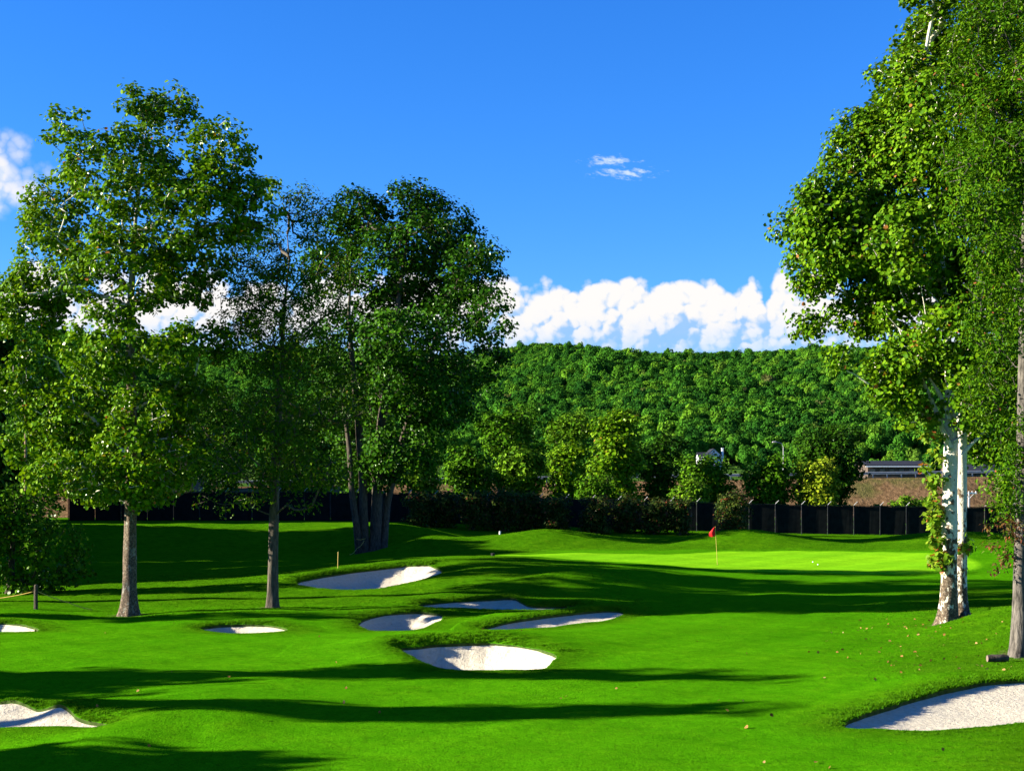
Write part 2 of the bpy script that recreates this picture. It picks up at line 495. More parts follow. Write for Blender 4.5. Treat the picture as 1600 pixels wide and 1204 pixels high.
# ------------------------------------------------------------------ terrain
BUNKERS = {
 'main': [(626,1014,.02),(650,1010,.06),(700,1006,.10),(760,1004,.13),(810,1007,.13),(850,1016,.10),(868,1024,.06),(860,1035,.02),(842,1044,0),(790,1046,0),(720,1046,0),(676,1040,0),(645,1028,0)],
 'oval': [(560,973,-.15),(585,962,-.1),(620,957,-.05),(660,956,-.05),(690,960,-.05),(688,967,-.1),(668,977,-.15),(640,984,-.2),(590,985,-.2),(568,981,-.2)],
 'long': [(755,982,-.2),(790,972,-.1),(850,963,0),(900,957,.05),(950,953,.05),(975,956,.0),(960,964,-.05),(920,971,-.1),(860,979,-.15),(800,983,-.2)],
 'hook': [(652,946,-.02),(700,939,.05),(760,936,.1),(800,934,.12),(815,940,.08),(830,946,.03),(870,947,.03),(906,945,.05),(880,950,0),(830,953,-.03),(760,951,-.05),(700,949,-.05)],
 'high': [(462,911,.2),(500,901,.35),(560,892,.5),(620,885,.65),(660,882,.75),(676,884,.72),(690,893,.6),(670,903,.45),(630,912,.3),(590,918,.22),(540,921,.15),(495,917,.15)],
 'small': [(312,982,-.1),(340,977,-.08),(390,975,-.05),(430,977,-.05),(450,984,-.08),(420,987.5,-.1),(350,987.5,-.12)],
 'edge': [(-100,985,0),(-70,976,0),(0,972,0),(40,976,-.02),(62,984,-.03),(30,986.5,-.04),(-20,987.5,-.04)],
 'corner': [(-260,1112,.04),(-80,1102,.04),(0,1100,.04),(60,1107,.04),(120,1119,.03),(178,1131,.02),(110,1134.5,.0),(0,1136,-.02),(-260,1138,-.02)],
 'front': [(1315,1133,.0),(1340,1120,.05),(1400,1100,.12),(1470,1080,.2),(1540,1066,.28),(1600,1061,.3),(1700,1058,.3),(1800,1075,.25),(1800,1115,.1),(1700,1126,.02),(1600,1129,.0),(1520,1137,-.02),(1420,1140,-.02),(1345,1139,-.01)],
}
DEPTH = {'main': .95, 'oval': .55, 'long': .28, 'hook': .30, 'high': .70, 'small': .5, 'edge': .5, 'corner': .45, 'front': .14}
ctrl = []
for pts in BUNKERS.values():
    ctrl += [pz(*p) for p in pts]
LAND = [
 # foreground
 (100,1204,.0),(500,1204,.0),(900,1204,.0),(1300,1204,.0),(1600,1204,.05),(450,1160,.0),(800,1130,.0),(1100,1120,.0),(1250,1150,.0),
 (260,1070,.03),(500,1090,.0),(800,1080,.0),(1100,1080,.0),(1250,1070,.03),(100,1050,.02),(400,1040,.0),(560,1040,.0),(950,1045,.0),(1150,1030,.03),(1300,1040,.08),
 # lip and nose of the corner bunker
 (0,1086,.24),(100,1098,.22),(200,1118,.18),(280,1130,.16),(340,1138,.12),(430,1152,.0),(200,1142,.12),(300,1150,.03),
 # roll behind the main bunker
 (560,992,.06),(640,989,.14),(720,988,.18),(800,988,.18),(880,988,.14),(1000,985,.04),(450,1005,.02),(520,1020,.0),(250,1010,.04),(100,1010,.04),(200,992,.04),
 (1000,1010,.0),(1150,990,.0),(1100,960,.0),(1250,965,.0),(1350,1000,.02),(1400,975,.0),(1440,1040,.12),
 # right mound with the two trees
 (1478,975,.1),(1500,968,.18),(1530,957,.5),(1565,949,.72),(1600,945,.85),(1700,945,.9),(1800,960,.7),(1590,1027,.05),(1560,1000,.3),(1610,985,.5),(1530,1000,.18),(1480,1010,.08),(1540,1042,.16),(1450,1000,.02),(1700,1030,.2),
 # fairway towards the green
 (1300,935,.0),(1200,930,.0),(1420,935,.0),(1100,930,.02),(1300,910,.05),(1400,905,.08),(1200,900,.2),(1500,905,.1),(1500,930,.0),
 # front mound of the green
 (700,895,.72),(760,882,.85),(830,880,.85),(900,884,.75),(1000,890,.58),(1080,893,.42),(1130,895,.3),(740,920,.3),(850,925,.2),(950,925,.15),(1040,925,.05),(800,905,.55),(900,905,.5),(1000,910,.3),(1080,915,.12),(760,930,.14),(870,940,.06),(1000,945,.0),
 (600,934,.10),(540,940,.05),(500,955,-.02),(640,925,.2),(720,905,.55),(735,868,.82),(700,870,.88),
 # green
 (800,868,.68),(900,873,.52),(1000,878,.42),(1118,882,.32),(1250,888,.22),(1400,892,.18),(1470,890,.18),(880,864,.62),(1000,863,.52),(1100,863,.45),(1250,864,.4),(1400,865,.36),(1480,868,.34),(1560,872,.3),(1650,872,.3),
 # mounds behind the green
 (700,850,.72),(780,850,.72),(880,850,.72),(980,850,.72),(1050,850,.72),(1150,850,.72),(1250,850,.72),(1350,850,.72),(1440,850,.72),(1540,850,.72),
 (660,834,1.25),(700,837,1.08),(780,837,1.08),(850,831,1.38),(950,834.5,1.2),(1040,838,1.03),(1100,834.5,1.18),(1160,831,1.36),(1250,836,1.12),(1350,840,.97),(1440,836,1.12),(1520,832,1.25),(1600,832,1.25),(1750,834,1.2),
 # left slope and hollow
 (60,957,-.05),(200,962,-.17),(300,955,.0),(425,950,.02),(330,930,.08),(120,935,.0),(220,912,.05),(400,912,.2),(440,930,.08),(470,895,.34),(420,890,.25),(540,872,.0),(570,868,-.2),(590,866,-.26),(612,866,-.2),(640,862,.3),(560,850,.3),(500,880,.2),
 (430,868,.05),(300,880,.0),(100,895,-.05),(0,930,-.05),(100,860,.3),(300,850,.4),(430,842,.6),(540,830,1.1),(600,838,.8),(640,845,.85),
 (612,823,1.45),(560,817,1.65),(450,818,1.6),(300,818.5,1.6),(130,817.5,1.6),(0,817,1.6),(-150,818,1.6),
 (-100,1010,.05),(-150,1050,.02),(-150,950,.0),(-200,900,.0),
]
ctrl += [pz(*p) for p in LAND]
for x in range(-60, 61, 10):
    ctrl.append(np.array([x, 2.0, 0.0])); ctrl.append(np.array([x * .5, 13.0, 0.0]))
    ctrl.append(np.array([x * 1.0, 104.0, -0.1]) if x > -4 else np.array([x * 1.0, 114.0, 1.25])); ctrl.append(np.array([x * 1.1, 116.0, -0.2 if x*1.1 > -4 else 1.2]))
for x in (-90, -60, -45, 45, 60, 90):
    for y in (20, 40, 60, 80):
        ctrl.append(np.array([x, y, 0.1]))
C = np.array(ctrl)
# merge controls that nearly coincide
keep = []
for i, p in enumerate(C):
    if all((p[0]-C[j,0])**2 + (p[1]-C[j,1])**2 > 0.02 for j in keep): keep.append(i)
C = C[keep]
S_ = 0.05
def tps_k(a, b):
    d2 = ((a[:, None, 0]-b[None, :, 0])*S_)**2 + ((a[:, None, 1]-b[None, :, 1])*S_)**2
    return 0.5 * d2 * np.log(d2 + 1e-9)
nC = len(C)
K = tps_k(C, C) + np.eye(nC) * 1e-4
P_ = np.c_[np.ones(nC), C[:, :2] * S_]
A = np.block([[K, P_], [P_.T, np.zeros((3, 3))]])
W_ = np.linalg.solve(A, np.r_[C[:, 2], 0, 0, 0])
def tps(xy):
    xy = np.asarray(xy, float); out = np.empty(len(xy))
    for i in range(0, len(xy), 20000):
        q = xy[i:i+20000]
        out[i:i+20000] = tps_k(q, C) @ W_[:nC] + np.c_[np.ones(len(q)), q * S_] @ W_[nC:]
    # outside the mapped course the land settles to a plain
    far = np.clip((xy[:, 1] - 116) / 12, 0, 1)
    side = np.clip((np.abs(xy[:, 0]) - 55) / 30, 0, 1)
    back = np.clip((8 - xy[:, 1]) / 8, 0, 1)
    base_far = np.interp(xy[:, 0], [-14, 26, 45], [1.3, .1, -.1])
    base_far = base_far + (0.7 - base_far) * np.clip((xy[:, 1] - 140) / 25, 0, 1)
    out = out * (1 - far) + base_far * far
    k = np.maximum(side * (1 - far), back)
    out = out * (1 - k) + 0.1 * k
    return out
def undul(x, y):
    return (0.018*np.sin(x*.9+.3*y)*np.sin(y*.55+1) + 0.012*np.sin(x*2.1-y*1.3+2) + 0.007*np.sin(3.9*x+1.7)*np.sin(3.1*y)
            + 0.010*np.sin(1.4*x+2.3*y+.5))
def mounds(x, y):
    """rolls behind the green and the fold on its front mound"""
    b = .20*np.exp(-((y-93.5)/4.2)**2)*np.cos(2*math.pi*(x-2.1)/13.4)*np.clip((x+9)/5, 0, 1)
    q = (x-1.5) - (y-57.5)*1.15
    f = .24*np.exp(-((x-3.2)/3.4)**2 - ((y-58.0)/2.6)**2) + .10*np.exp(-(q/.9)**2)*np.exp(-((y-57)/3.2)**2)
    return b + f
def catmull(pts, m=8):
    pts = np.asarray(pts); n = len(pts); out = []
    for i in range(n):
        p0, p1, p2, p3 = pts[i-1], pts[i], pts[(i+1) % n], pts[(i+2) % n]
        for k in range(m):
            t = k / m
            out.append(.5*((2*p1) + (-p0+p2)*t + (2*p0-5*p1+4*p2-p3)*t*t + (-p0+3*p1-3*p2+p3)*t**3))
    return np.array(out)
POLY = {}
for k, pts in BUNKERS.items():
    w = np.array([pz(*p)[:2] for p in pts])
    POLY[k] = catmull(w, 8)
    r_ = np.random.default_rng(len(k) + ord(k[0]))
    ph = r_.uniform(0, 6.28, 4); th = np.linspace(0, 2*math.pi, len(POLY[k]), endpoint=False)
    cen = POLY[k].mean(0)
    POLY[k] = cen + (POLY[k]-cen) * (1 + .012*np.sin(9*th+ph[0]) + .008*np.sin(17*th+ph[1]) + .005*np.sin(31*th+ph[2]))[:, None]
def sdf_poly(poly, q):
    """positive outside; returns distance and outward direction"""
    a = poly; b = np.roll(poly, -1, 0); d = np.full(len(q), 1e9); inside = np.zeros(len(q), bool); near = np.zeros((len(q), 2))
    for i in range(len(a)):
        e = b[i] - a[i]; w = q - a[i]
        t = np.clip((w @ e) / max(e @ e, 1e-12), 0, 1)
        c = a[i] + t[:, None] * e; dd = np.hypot(*(q - c).T)
        m = dd < d; d[m] = dd[m]; near[m] = c[m]
        cr = ((a[i,1] > q[:,1]) != (b[i,1] > q[:,1])) & (q[:,0] < (b[i,0]-a[i,0]) * (q[:,1]-a[i,1]) / (b[i,1]-a[i,1] + 1e-12) + a[i,0])
        inside ^= cr
    s = np.where(inside, -d, d)
    dirv = (q - near) / np.maximum(d, 1e-6)[:, None] * np.sign(s)[:, None]
    return s, dirv
def all_sdf(xy, pad=3.0):
    best = np.full(len(xy), 99.0); which = np.full(len(xy), -1); dv = np.zeros((len(xy), 2))
    for i, (k, poly) in enumerate(POLY.items()):
        lo = poly.min(0) - pad; hi = poly.max(0) + pad
        m = np.where((xy[:,0] > lo[0]) & (xy[:,0] < hi[0]) & (xy[:,1] > lo[1]) & (xy[:,1] < hi[1]))[0]
        if not len(m): continue
        s, d = sdf_poly(poly, xy[m])
        b = s < best[m]
        best[m[b]] = s[b]; which[m[b]] = i; dv[m[b]] = d[b]
    return best, which, dv
BK = list(POLY.keys())
def ground_z(xy, sdf=None):
    xy = np.atleast_2d(np.asarray(xy, float))
    if sdf is None: sdf = all_sdf(xy)
    s, wh, dv = sdf
    z = tps(xy) + undul(xy[:,0], xy[:,1]) * np.clip((130 - xy[:,1]) / 20, 0, 1) + mounds(xy[:,0], xy[:,1])*np.clip(s/1.5, 0, 1)
    so = np.maximum(s, 0)
    wgt = np.clip(0.35 + 0.75 * dv[:,1] - 0.45 * dv[:,0], 0, 1)
    lipk = np.array([.24, .10, .10, .10, .16, .10, .10, .12, .04, 0.0])[wh]
    z = z + np.where(s < 6, lipk * wgt * (so/.55) * np.exp(1 - so/.55) , 0)
    return z
def sand_z(xy, s, wh):
    z = tps(xy)
    d = np.maximum(-s, 0); out = np.empty(len(xy))
    for i, k in enumerate(BK):
        m = wh == i
        if not m.any(): continue
        p = POLY[k]; lo = p.min(0); hi = p.max(0)
        q = np.clip((xy[m,0]-lo[0])/(hi[0]-lo[0]), 0, 1); f = np.clip((xy[m,1]-lo[1])/(hi[1]-lo[1]), 0, 1)
        r = .28 + 1.7*q**3 + .35*f
        dd = d[m]
        out[m] = z[m] - .07 - DEPTH[k] * (1 - np.exp(-dd/r)) + .012*np.sin(2.1*xy[m,0]+3*xy[m,1])*np.clip(dd,0,1)
    return out
def gz(x, y):
    return float(ground_z(np.array([[x, y]]))[0])

# perspective-spaced grid: dense where the camera looks, coarse towards the horizon
s_in = np.arange(-0.40, 0.4001, 0.00155)
s_out = np.array([.42,.45,.5,.56,.65,.8,1.0,1.4,2,3,5,9])
s_all = np.r_[-s_out[::-1], s_in, s_out]
ys = [16.0]
while ys[-1] < 106:
    y = ys[-1]; ys.append(y + min(max(y*y/9232*1.15, .06), .36))
yo = []
y = 107.0
while y < 4000: yo.append(y); y += max(1.2, (y-100)*.22)
ys = np.r_[[-120, -60, -30, -12, 0, 6, 10, 12.5, 14, 15], np.array(ys), np.array(yo)]
NX, NY = len(s_all), len(ys)
SX, YY = np.meshgrid(s_all, ys)
XX = SX * np.maximum(YY, 15.0)
XY = np.c_[XX.ravel(), YY.ravel()]
sd_, wh_, dv_ = all_sdf(XY)
Sg = sd_.reshape(NY, NX).copy(); Xg = XY[:,0].reshape(NY, NX).copy(); Yg = XY[:,1].reshape(NY, NX).copy()
snapped = np.zeros((NY, NX), bool)
for axis in (1, 0):
    if axis == 1: a = (slice(None), slice(0, -1)); b = (slice(None), slice(1, None))
    else: a = (slice(0, -1), slice(None)); b = (slice(1, None), slice(None))
    sa, sb = Sg[a], Sg[b]
    cr = (sa * sb < 0)
    ii, jj = np.where(cr)
    for i, j in zip(ii, jj):
        p = (i, j); q = (i, j+1) if axis == 1 else (i+1, j)
        s0, s1 = Sg[p], Sg[q]
        if s0 * s1 >= 0: continue
        t = s0 / (s0 - s1)
        mv = p if t < .5 else q
        nx_ = Xg[p] + t*(Xg[q]-Xg[p]); ny_ = Yg[p] + t*(Yg[q]-Yg[p])
        Xg[mv] = nx_; Yg[mv] = ny_; Sg[mv] = 0; snapped[mv] = True
XY = np.c_[Xg.ravel(), Yg.ravel()]
sd_, wh_, dv_ = all_sdf(XY)
sd_[snapped.ravel()] = 0
ZG = ground_z(XY, (sd_, wh_, dv_))
idx = np.arange(NX*NY).reshape(NY, NX)
q00, q10, q11, q01 = idx[:-1,:-1].ravel(), idx[:-1,1:].ravel(), idx[1:,1:].ravel(), idx[1:,:-1].ravel()
zero = sd_ == 0
useB = zero[q10] & zero[q01]
triA = np.concatenate([np.c_[q00,q10,q11][~useB], np.c_[q00,q11,q01][~useB], np.c_[q00,q10,q01][useB], np.c_[q10,q11,q01][useB]])
sm = sd_[triA].sum(1)
amb = np.abs(sm) < 1e-9
if amb.any():
    cs, _, _ = all_sdf(XY[triA[amb]].mean(1)); sm[amb] = cs
inside = sm < 0
gtri = triA[~inside]; stri = triA[inside]

# turf classes: 0 rough, .5 fairway, 1 green
def in_poly(poly, q):
    return sdf_poly(np.asarray(poly), q)[0]
green_poly = catmull(np.array([pz(*p)[:2] for p in [(768,866.5,.7),(860,872,.56),(960,878,.45),(1060,885,.35),(1130,891,.28),(1250,894,.2),(1400,896,.17),(1475,893,.18),(1530,884,.25),(1500,868,.34),(1400,863,.38),(1250,861.5,.42),(1120,861.5,.46),(1040,866,.48),(960,864,.55),(860,864,.63)]]), 6)
turf = np.full(len(XY), 0.5)
mg = (XY[:,1] > 55) & (XY[:,1] < 100) & (np.abs(XY[:,0]) < 40)
sg = np.full(len(XY), 9.0); sg[mg] = in_poly(green_poly, XY[mg])
rough = np.zeros(len(XY))
rough = np.maximum(rough, np.clip(1.15 - sd_ / 1.3, 0, 1) * (sd_ > 0))
rough = np.maximum(rough, np.clip((XY[:,1] - 86) / 2, 0, 1))
rough = np.maximum(rough, np.clip((XY[:,0] - XY[:,1]*.27) / 2.0, 0, 1) * (XY[:,1] < 60))
rough = np.maximum(rough, np.clip((XY[:,1] - 48) / 4, 0, 1) * np.clip((3.5 - XY[:,0]) / 3, 0, 1))
turf = 0.5 * (1 - rough)
gm = np.clip(-sg / .5 + .5, 0, 1)
turf = turf * (1 - gm) + gm * 1.0
turf = np.clip(turf, 0, 1)

used = np.unique(gtri); remap = np.full(len(XY), -1); remap[used] = np.arange(len(used))
me = mesh_np('ground', np.c_[XY, ZG][used], remap[gtri], True)
at = me.attributes.new('turf', 'FLOAT', 'POINT'); at.data.foreach_set('value', turf[used].astype(np.float32))
bare = np.zeros(len(XY))
for (u_, v_, y_, w_) in ((202,962,49.0,.75),(425,950,50.0,.6),(1488,972,43.2,.95),(1592,1027,34.9,.8),(582,866,97.0,1.8)):
    c_ = px(u_, v_, y_); bare = np.maximum(bare, np.exp(-(((XY[:,0]-c_[0])/w_)**2 + ((XY[:,1]-c_[1])/w_)**2)))
at = me.attributes.new('bare', 'FLOAT', 'POINT'); at.data.foreach_set('value', bare[used].astype(np.float32))
ground = obj('ground', me, M['turf']); tag(ground, 'rolling mown golf turf around the bunkers', kind='structure')

BLABEL = {'main': 'white sand bunker nearest the middle of the fairway', 'oval': 'small oval sand bunker behind the central bunker',
 'long': 'long sand bunker slanting up towards the fairway below the green', 'hook': 'narrow hooked sand bunker under the front mound of the green',
 'high': 'pale sand bunker high on the slope below the tree cluster', 'small': 'small shaded bunker by the slender trunk',
 'edge': 'blue shaded bunker at the picture edge by the rope post', 'corner': 'raked sand bunker in the lower corner with a grassy nose',
 'front': 'large bright sand bunker below the leaning pair of trees'}
bw = wh_[stri[:, 0]]
cen_w = all_sdf(XY[stri].mean(1))[1]
for i, k in enumerate(BK):
    t_ = stri[cen_w == i]
    u_ = np.unique(t_); rm = np.full(len(XY), -1); rm[u_] = np.arange(len(u_))
    zz = sand_z(XY[u_], sd_[u_], np.full(len(u_), i))
    o = obj('sand_bunker', mesh_np('sand_bunker', np.c_[XY[u_], zz], rm[t_], True), M['sand'])
    tag(o, BLABEL[k], kind='structure')
    # turf lip: a short wall from the grass edge down into the sand
    e = np.concatenate([t_[:, [0,1]], t_[:, [1,2]], t_[:, [2,0]]])
    es = np.sort(e, 1); key = es[:,0].astype(np.int64)*len(XY) + es[:,1]
    uq, inv, cnt = np.unique(key, return_inverse=True, return_counts=True)
    be = e[cnt[inv] == 1]
    n_ = len(be); top = np.c_[XY, ZG]; bot = top.copy(); bot[:,2] -= .13
    co = np.concatenate([top[be[:,0]], top[be[:,1]], bot[be[:,1]], bot[be[:,0]]])
    ar = np.arange(n_)
    lip = obj('turf_lip', mesh_np('turf_lip', co, np.c_[ar, ar+n_, ar+2*n_, ar+3*n_]), M['lip'], o)

# ------------------------------------------------------------------ trees
def sample_lobes(lobes, total, g, shell=0.55):
    """points spread through ellipsoids (cx,cy,cz,rx,ry,rz), more of them towards the surface"""
    L = np.array(lobes, float); vol = L[:,3]*L[:,4]*L[:,5]; pr = vol**0.8; pr /= pr.sum()
    ids = g.choice(len(L), total, p=pr)
    d = g.normal(size=(total, 3)); d /= np.linalg.norm(d, axis=1)[:, None]
    r = g.uniform(0, 1, total) ** (1/3.0); r = np.where(g.uniform(size=total) < shell, 0.72 + 0.3*g.uniform(size=total), r)
    return L[ids,:3] + d * r[:,None] * L[ids,3:]


def grow(starts, pts, bf=0.25, up=0.55, step=0.5, g=rng):
    """branches grown greedily from the trunk nodes to all points; returns nodes, parent, order of trunk nodes"""
    cap = len(starts) + 60 * len(pts)
    P = np.zeros((cap, 3)); par = np.full(cap, -1); pl = np.zeros(cap); dr = np.zeros((cap, 3)); dr[:,2] = 1
    n = len(starts); P[:n] = starts; base_n = n
    m = len(pts); best = np.full(m, 1e9); bp = np.zeros(m, int); tip = np.full(m, -1); left = np.ones(m, bool)
    def upd(a, b):
        for k in range(a, b):
            v = pts - P[k]; d = np.sqrt((v*v).sum(1)); hd = np.hypot(v[:,0], v[:,1])
            c = d + bf*pl[k] + up*np.maximum(0, 0.45*hd - v[:,2])
            w = c < best; best[w] = c[w]; bp[w] = k
    upd(0, n)
    for _ in range(m):
        b2 = np.where(left, best, 1e9); j = int(b2.argmin()); p = bp[j]
        v = pts[j] - P[p]; L = np.linalg.norm(v); k = max(1, int(math.ceil(L/step)))
        ctrlp = P[p] + v*0.45 + np.array([0, 0, -0.10*L if v[2] > 0 else 0.15*L]) + g.normal(size=3)*0.06*L
        if p >= base_n: ctrlp = 0.6*ctrlp + 0.4*(P[p] + dr[p]*0.45*L)
        a = n; last = p
        for i in range(1, k+1):
            t = i/k
            q = (1-t)**2*P[p] + 2*t*(1-t)*ctrlp + t*t*pts[j]
            if i < k: q = q + g.normal(size=3)*0.025
            P[n] = q; par[n] = last; e = q - P[last]; le = np.linalg.norm(e) + 1e-9
            pl[n] = pl[last] + le; dr[n] = e/le; last = n; n += 1
        tip[j] = last; left[j] = False
        upd(a, n)
    return P[:n], par[:n], tip, base_n


def limbs_mesh(P, par, base_n, r0, expo, rmax_at, keep_ids=None):
    """returns radii, limb id of each node (index of the first node off the trunk)"""
    n = len(P); cnt = np.zeros(n); child = np.zeros(n, int)
    for i in range(n-1, base_n-1, -1):
        if child[i] == 0: cnt[i] += 1
        cnt[par[i]] += cnt[i]; child[par[i]] += 1
    rad = r0 * np.maximum(cnt, 1)**expo
    limb = np.full(n, -1)
    for i in range(base_n, n):
        limb[i] = i if par[i] < base_n else limb[par[i]]
    return rad, limb, cnt


def frusta(P, par, rad, ids, prad=None):
    """one tapered tube per branch segment, joined"""
    vs_, fs_ = [], []; off = 0
    for small in (False, True):
        sel = ids[(rad[ids] < 0.022) == small]
        if not len(sel): continue
        k = 3 if small else 7
        a = P[par[sel]]; b = P[sel]; d = b - a; L = np.linalg.norm(d, axis=1)[:,None] + 1e-9; d = d/L
        ref = np.where(np.abs(d[:,2:3]) < .9, np.array([[0,0,1.0]]), np.array([[1.0,0,0]]))
        e = np.cross(d, ref); e /= np.linalg.norm(e, axis=1)[:,None] + 1e-9; f = np.cross(d, e)
        ra = np.minimum(rad[par[sel]], rad[sel]*1.35)[:,None]; rb = rad[sel][:,None]
        b = b + d*rb*0.5
        th = 2*math.pi*np.arange(k)/k
        ring = lambda c, r: c[:,None,:] + r[:,None,:]*(np.cos(th)[None,:,None]*e[:,None,:] + np.sin(th)[None,:,None]*f[:,None,:])
        co = np.concatenate([ring(a, ra), ring(b, rb)], 1).reshape(-1, 3)
        base = (np.arange(len(sel))*2*k)[:,None] + off
        for q in range(k):
            fs_.append(np.c_[base+q, base+(q+1)%k, base+k+(q+1)%k, base+k+q])
        vs_.append(co); off += len(co)
    return np.concatenate(vs_), np.concatenate(fs_)


def loft_trunk(path, radii, sides=16, flare=0.5, g=rng, lump=0.05):
    """trunk as one lofted skin with a root flare and uneven section"""
    path = np.asarray(path, float); radii = np.asarray(radii, float)
    t0 = np.linspace(0, 1, len(path)); t = np.linspace(0, 1, max(24, int(len(path)*8)))**1.35
    pp = np.c_[[np.interp(t, t0, path[:,i]) for i in range(3)]].T; rr = np.interp(t, t0, radii)
    hgt = pp[:,2] - pp[0,2]
    ph = g.uniform(0, 6.28, 6)
    co = []
    for i in range(len(pp)):
        for k in range(sides):
            a = 2*math.pi*k/sides
            fl = flare*math.exp(-hgt[i]/0.35)*(0.55 + 0.45*math.cos(5*a + ph[0]))
            w = 1 + fl + lump*math.sin(3*a + ph[1] + hgt[i]*.7) + lump*.7*math.sin(5*a + ph[2] - hgt[i]*1.7) + lump*.5*math.sin(2*a+ph[3]+hgt[i]*3.1)
            co.append(pp[i] + np.array([math.cos(a), math.sin(a), 0])*rr[i]*w)
    co = np.array(co); f = []
    for i in range(len(pp)-1):
        for k in range(sides):
            a = i*sides+k; b = i*sides+(k+1) % sides
            f.append((a, b, b+sides, a+sides))
    return co, np.array(f)


LEAF = {
 'palm': np.array([(0,0,0),(-.50,.22,.10),(-.40,.72,.06),(0,1.0,-.06),(.40,.72,.06),(.50,.22,.10)]),
 'long': np.array([(0,0,0),(-.22,.35,.06),(-.16,.75,.03),(0,1.0,-.08),(.16,.75,.03),(.22,.35,.06)]),
}
def leaves_mesh(centers, per, spread, size, g, shape='palm', flat=0.75, droop=0.25, out_from=None, quads=False):
    n = len(centers)*per
    c = np.repeat(centers, per, 0)
    d = g.normal(size=(n,3)); d /= np.linalg.norm(d, axis=1)[:,None]
    rr = g.uniform(0, 1, n)**0.5
    pos = c + d*rr[:,None]*spread*np.array([1,1,flat])
    nrm = d*0.9 + np.array([0,0,0.75]) + g.normal(size=(n,3))*0.55
    if out_from is not None:
        o = pos - out_from; o /= np.linalg.norm(o, axis=1)[:,None] + 1e-9; nrm += o*0.5
    nrm /= np.linalg.norm(nrm, axis=1)[:,None]
    tx = g.normal(size=(n,3)) + d*0.8 + np.array([0,0,-droop*2]); tx -= (tx*nrm).sum(1)[:,None]*nrm; tx /= np.linalg.norm(tx, axis=1)[:,None] + 1e-9
    bx = np.cross(nrm, tx)
    s = size*g.uniform(.65, 1.25, n)[:,None]
    T = LEAF[shape]
    if quads: T = T[[0, 1, 3, 5]]
    k = len(T)
    co = (pos[:,None,:] + s[:,None,:]*(T[None,:,0:1]*bx[:,None,:] + (T[None,:,1:2]-.2)*tx[:,None,:] + T[None,:,2:3]*nrm[:,None,:])).reshape(-1,3)
    b = (np.arange(n)*k)[:,None]
    if quads: f = [np.c_[b, b+1, b+2], np.c_[b, b+2, b+3]]
    else: f = [np.c_[b, b+1, b+2, b+3], np.c_[b, b+3, b+4, b+5]]
    return co, np.concatenate(f)


def tree(name, label, cat, trunks, lobes, n_cl, per, spread, leaf, leaf_mat_, bark, g, shape='palm', bf=0.25, up=0.55,
         r0=0.011, expo=0.42, crown_from=0.35, limb_min=14, quads=False, extra=None, group=None, flare=0.5, limb_bark=None, flat=0.75, shell=.5):
    """trunks: list of (path points, radii). lobes in world units. extra: more foliage [(points, per, spread, leaf, mat, part name)]"""
    base = np.array(trunks[0][0][0], float)
    root = empty(name, base)
    tag(root, label, cat, group)
    starts = []
    for path, radii in trunks:
        path = np.asarray(path, float)
        co, f = loft_trunk(path, radii, 18, flare, g)
        obj('trunk', mesh_np('trunk', co - base, f, True), bark, root)
        t0 = np.linspace(0, 1, len(path)); t = np.linspace(crown_from, 1, 26)
        starts.append(np.c_[[np.interp(t, t0, path[:,i]) for i in range(3)]].T)
    starts = np.concatenate(starts)
    pts = sample_lobes(lobes, n_cl, g, shell)
    P, par, tip, bn = grow(starts, pts, bf, up, 0.5 if n_cl < 700 else 0.55, g)
    rad, limb, cnt = limbs_mesh(P, par, bn, r0, expo, 1)
    ids = np.arange(bn, len(P))
    heads, c_ = np.unique(limb[ids], return_counts=True)
    big = [h for h in heads if cnt[h] >= limb_min]
    for h in big:
        sel = ids[(limb[ids] == h) & (rad[ids] > 0.022)]
        if len(sel) < 2: continue
        co, f = frusta(P, par, rad, sel)
        obj('limb', mesh_np('limb', co - base, f, True), limb_bark or bark, root)
    rest = ids[~((np.isin(limb[ids], big)) & (rad[ids] > 0.022))]
    if len(rest):
        co, f = frusta(P, par, rad, rest)
        tag(obj('twigs', mesh_np('twigs', co - base, f), limb_bark or bark, root), kind='stuff')
    cen = np.mean(pts, 0)
    co, f = leaves_mesh(pts, per, spread, leaf, g, shape, flat, out_from=cen, quads=quads)
    tag(obj('crown', mesh_np('crown', co - base, f), leaf_mat_, root), kind='stuff')
    for (ep, eper, esp, esz, emat, enm) in (extra or []):
        co, f = leaves_mesh(ep, eper, esp, esz, g, shape)
        tag(obj(enm, mesh_np(enm, co - base, f), emat, root), kind='stuff')
    return root


def plobes(rows, Y, dy, g, squash=0.85):
    """lobes from pixel ellipses (u, v, ru, rv) around distance Y, scattered in depth by dy"""
    out = []
    for r in rows:
        u, v, ru, rv = r[:4]
        yy = Y + (r[4] if len(r) > 4 else g.uniform(-dy, dy))
        c = px(u, v, yy); out.append((*c, ru/FPX*yy, squash*0.5*(ru+rv)/FPX*yy, rv/FPX*yy))
    return out


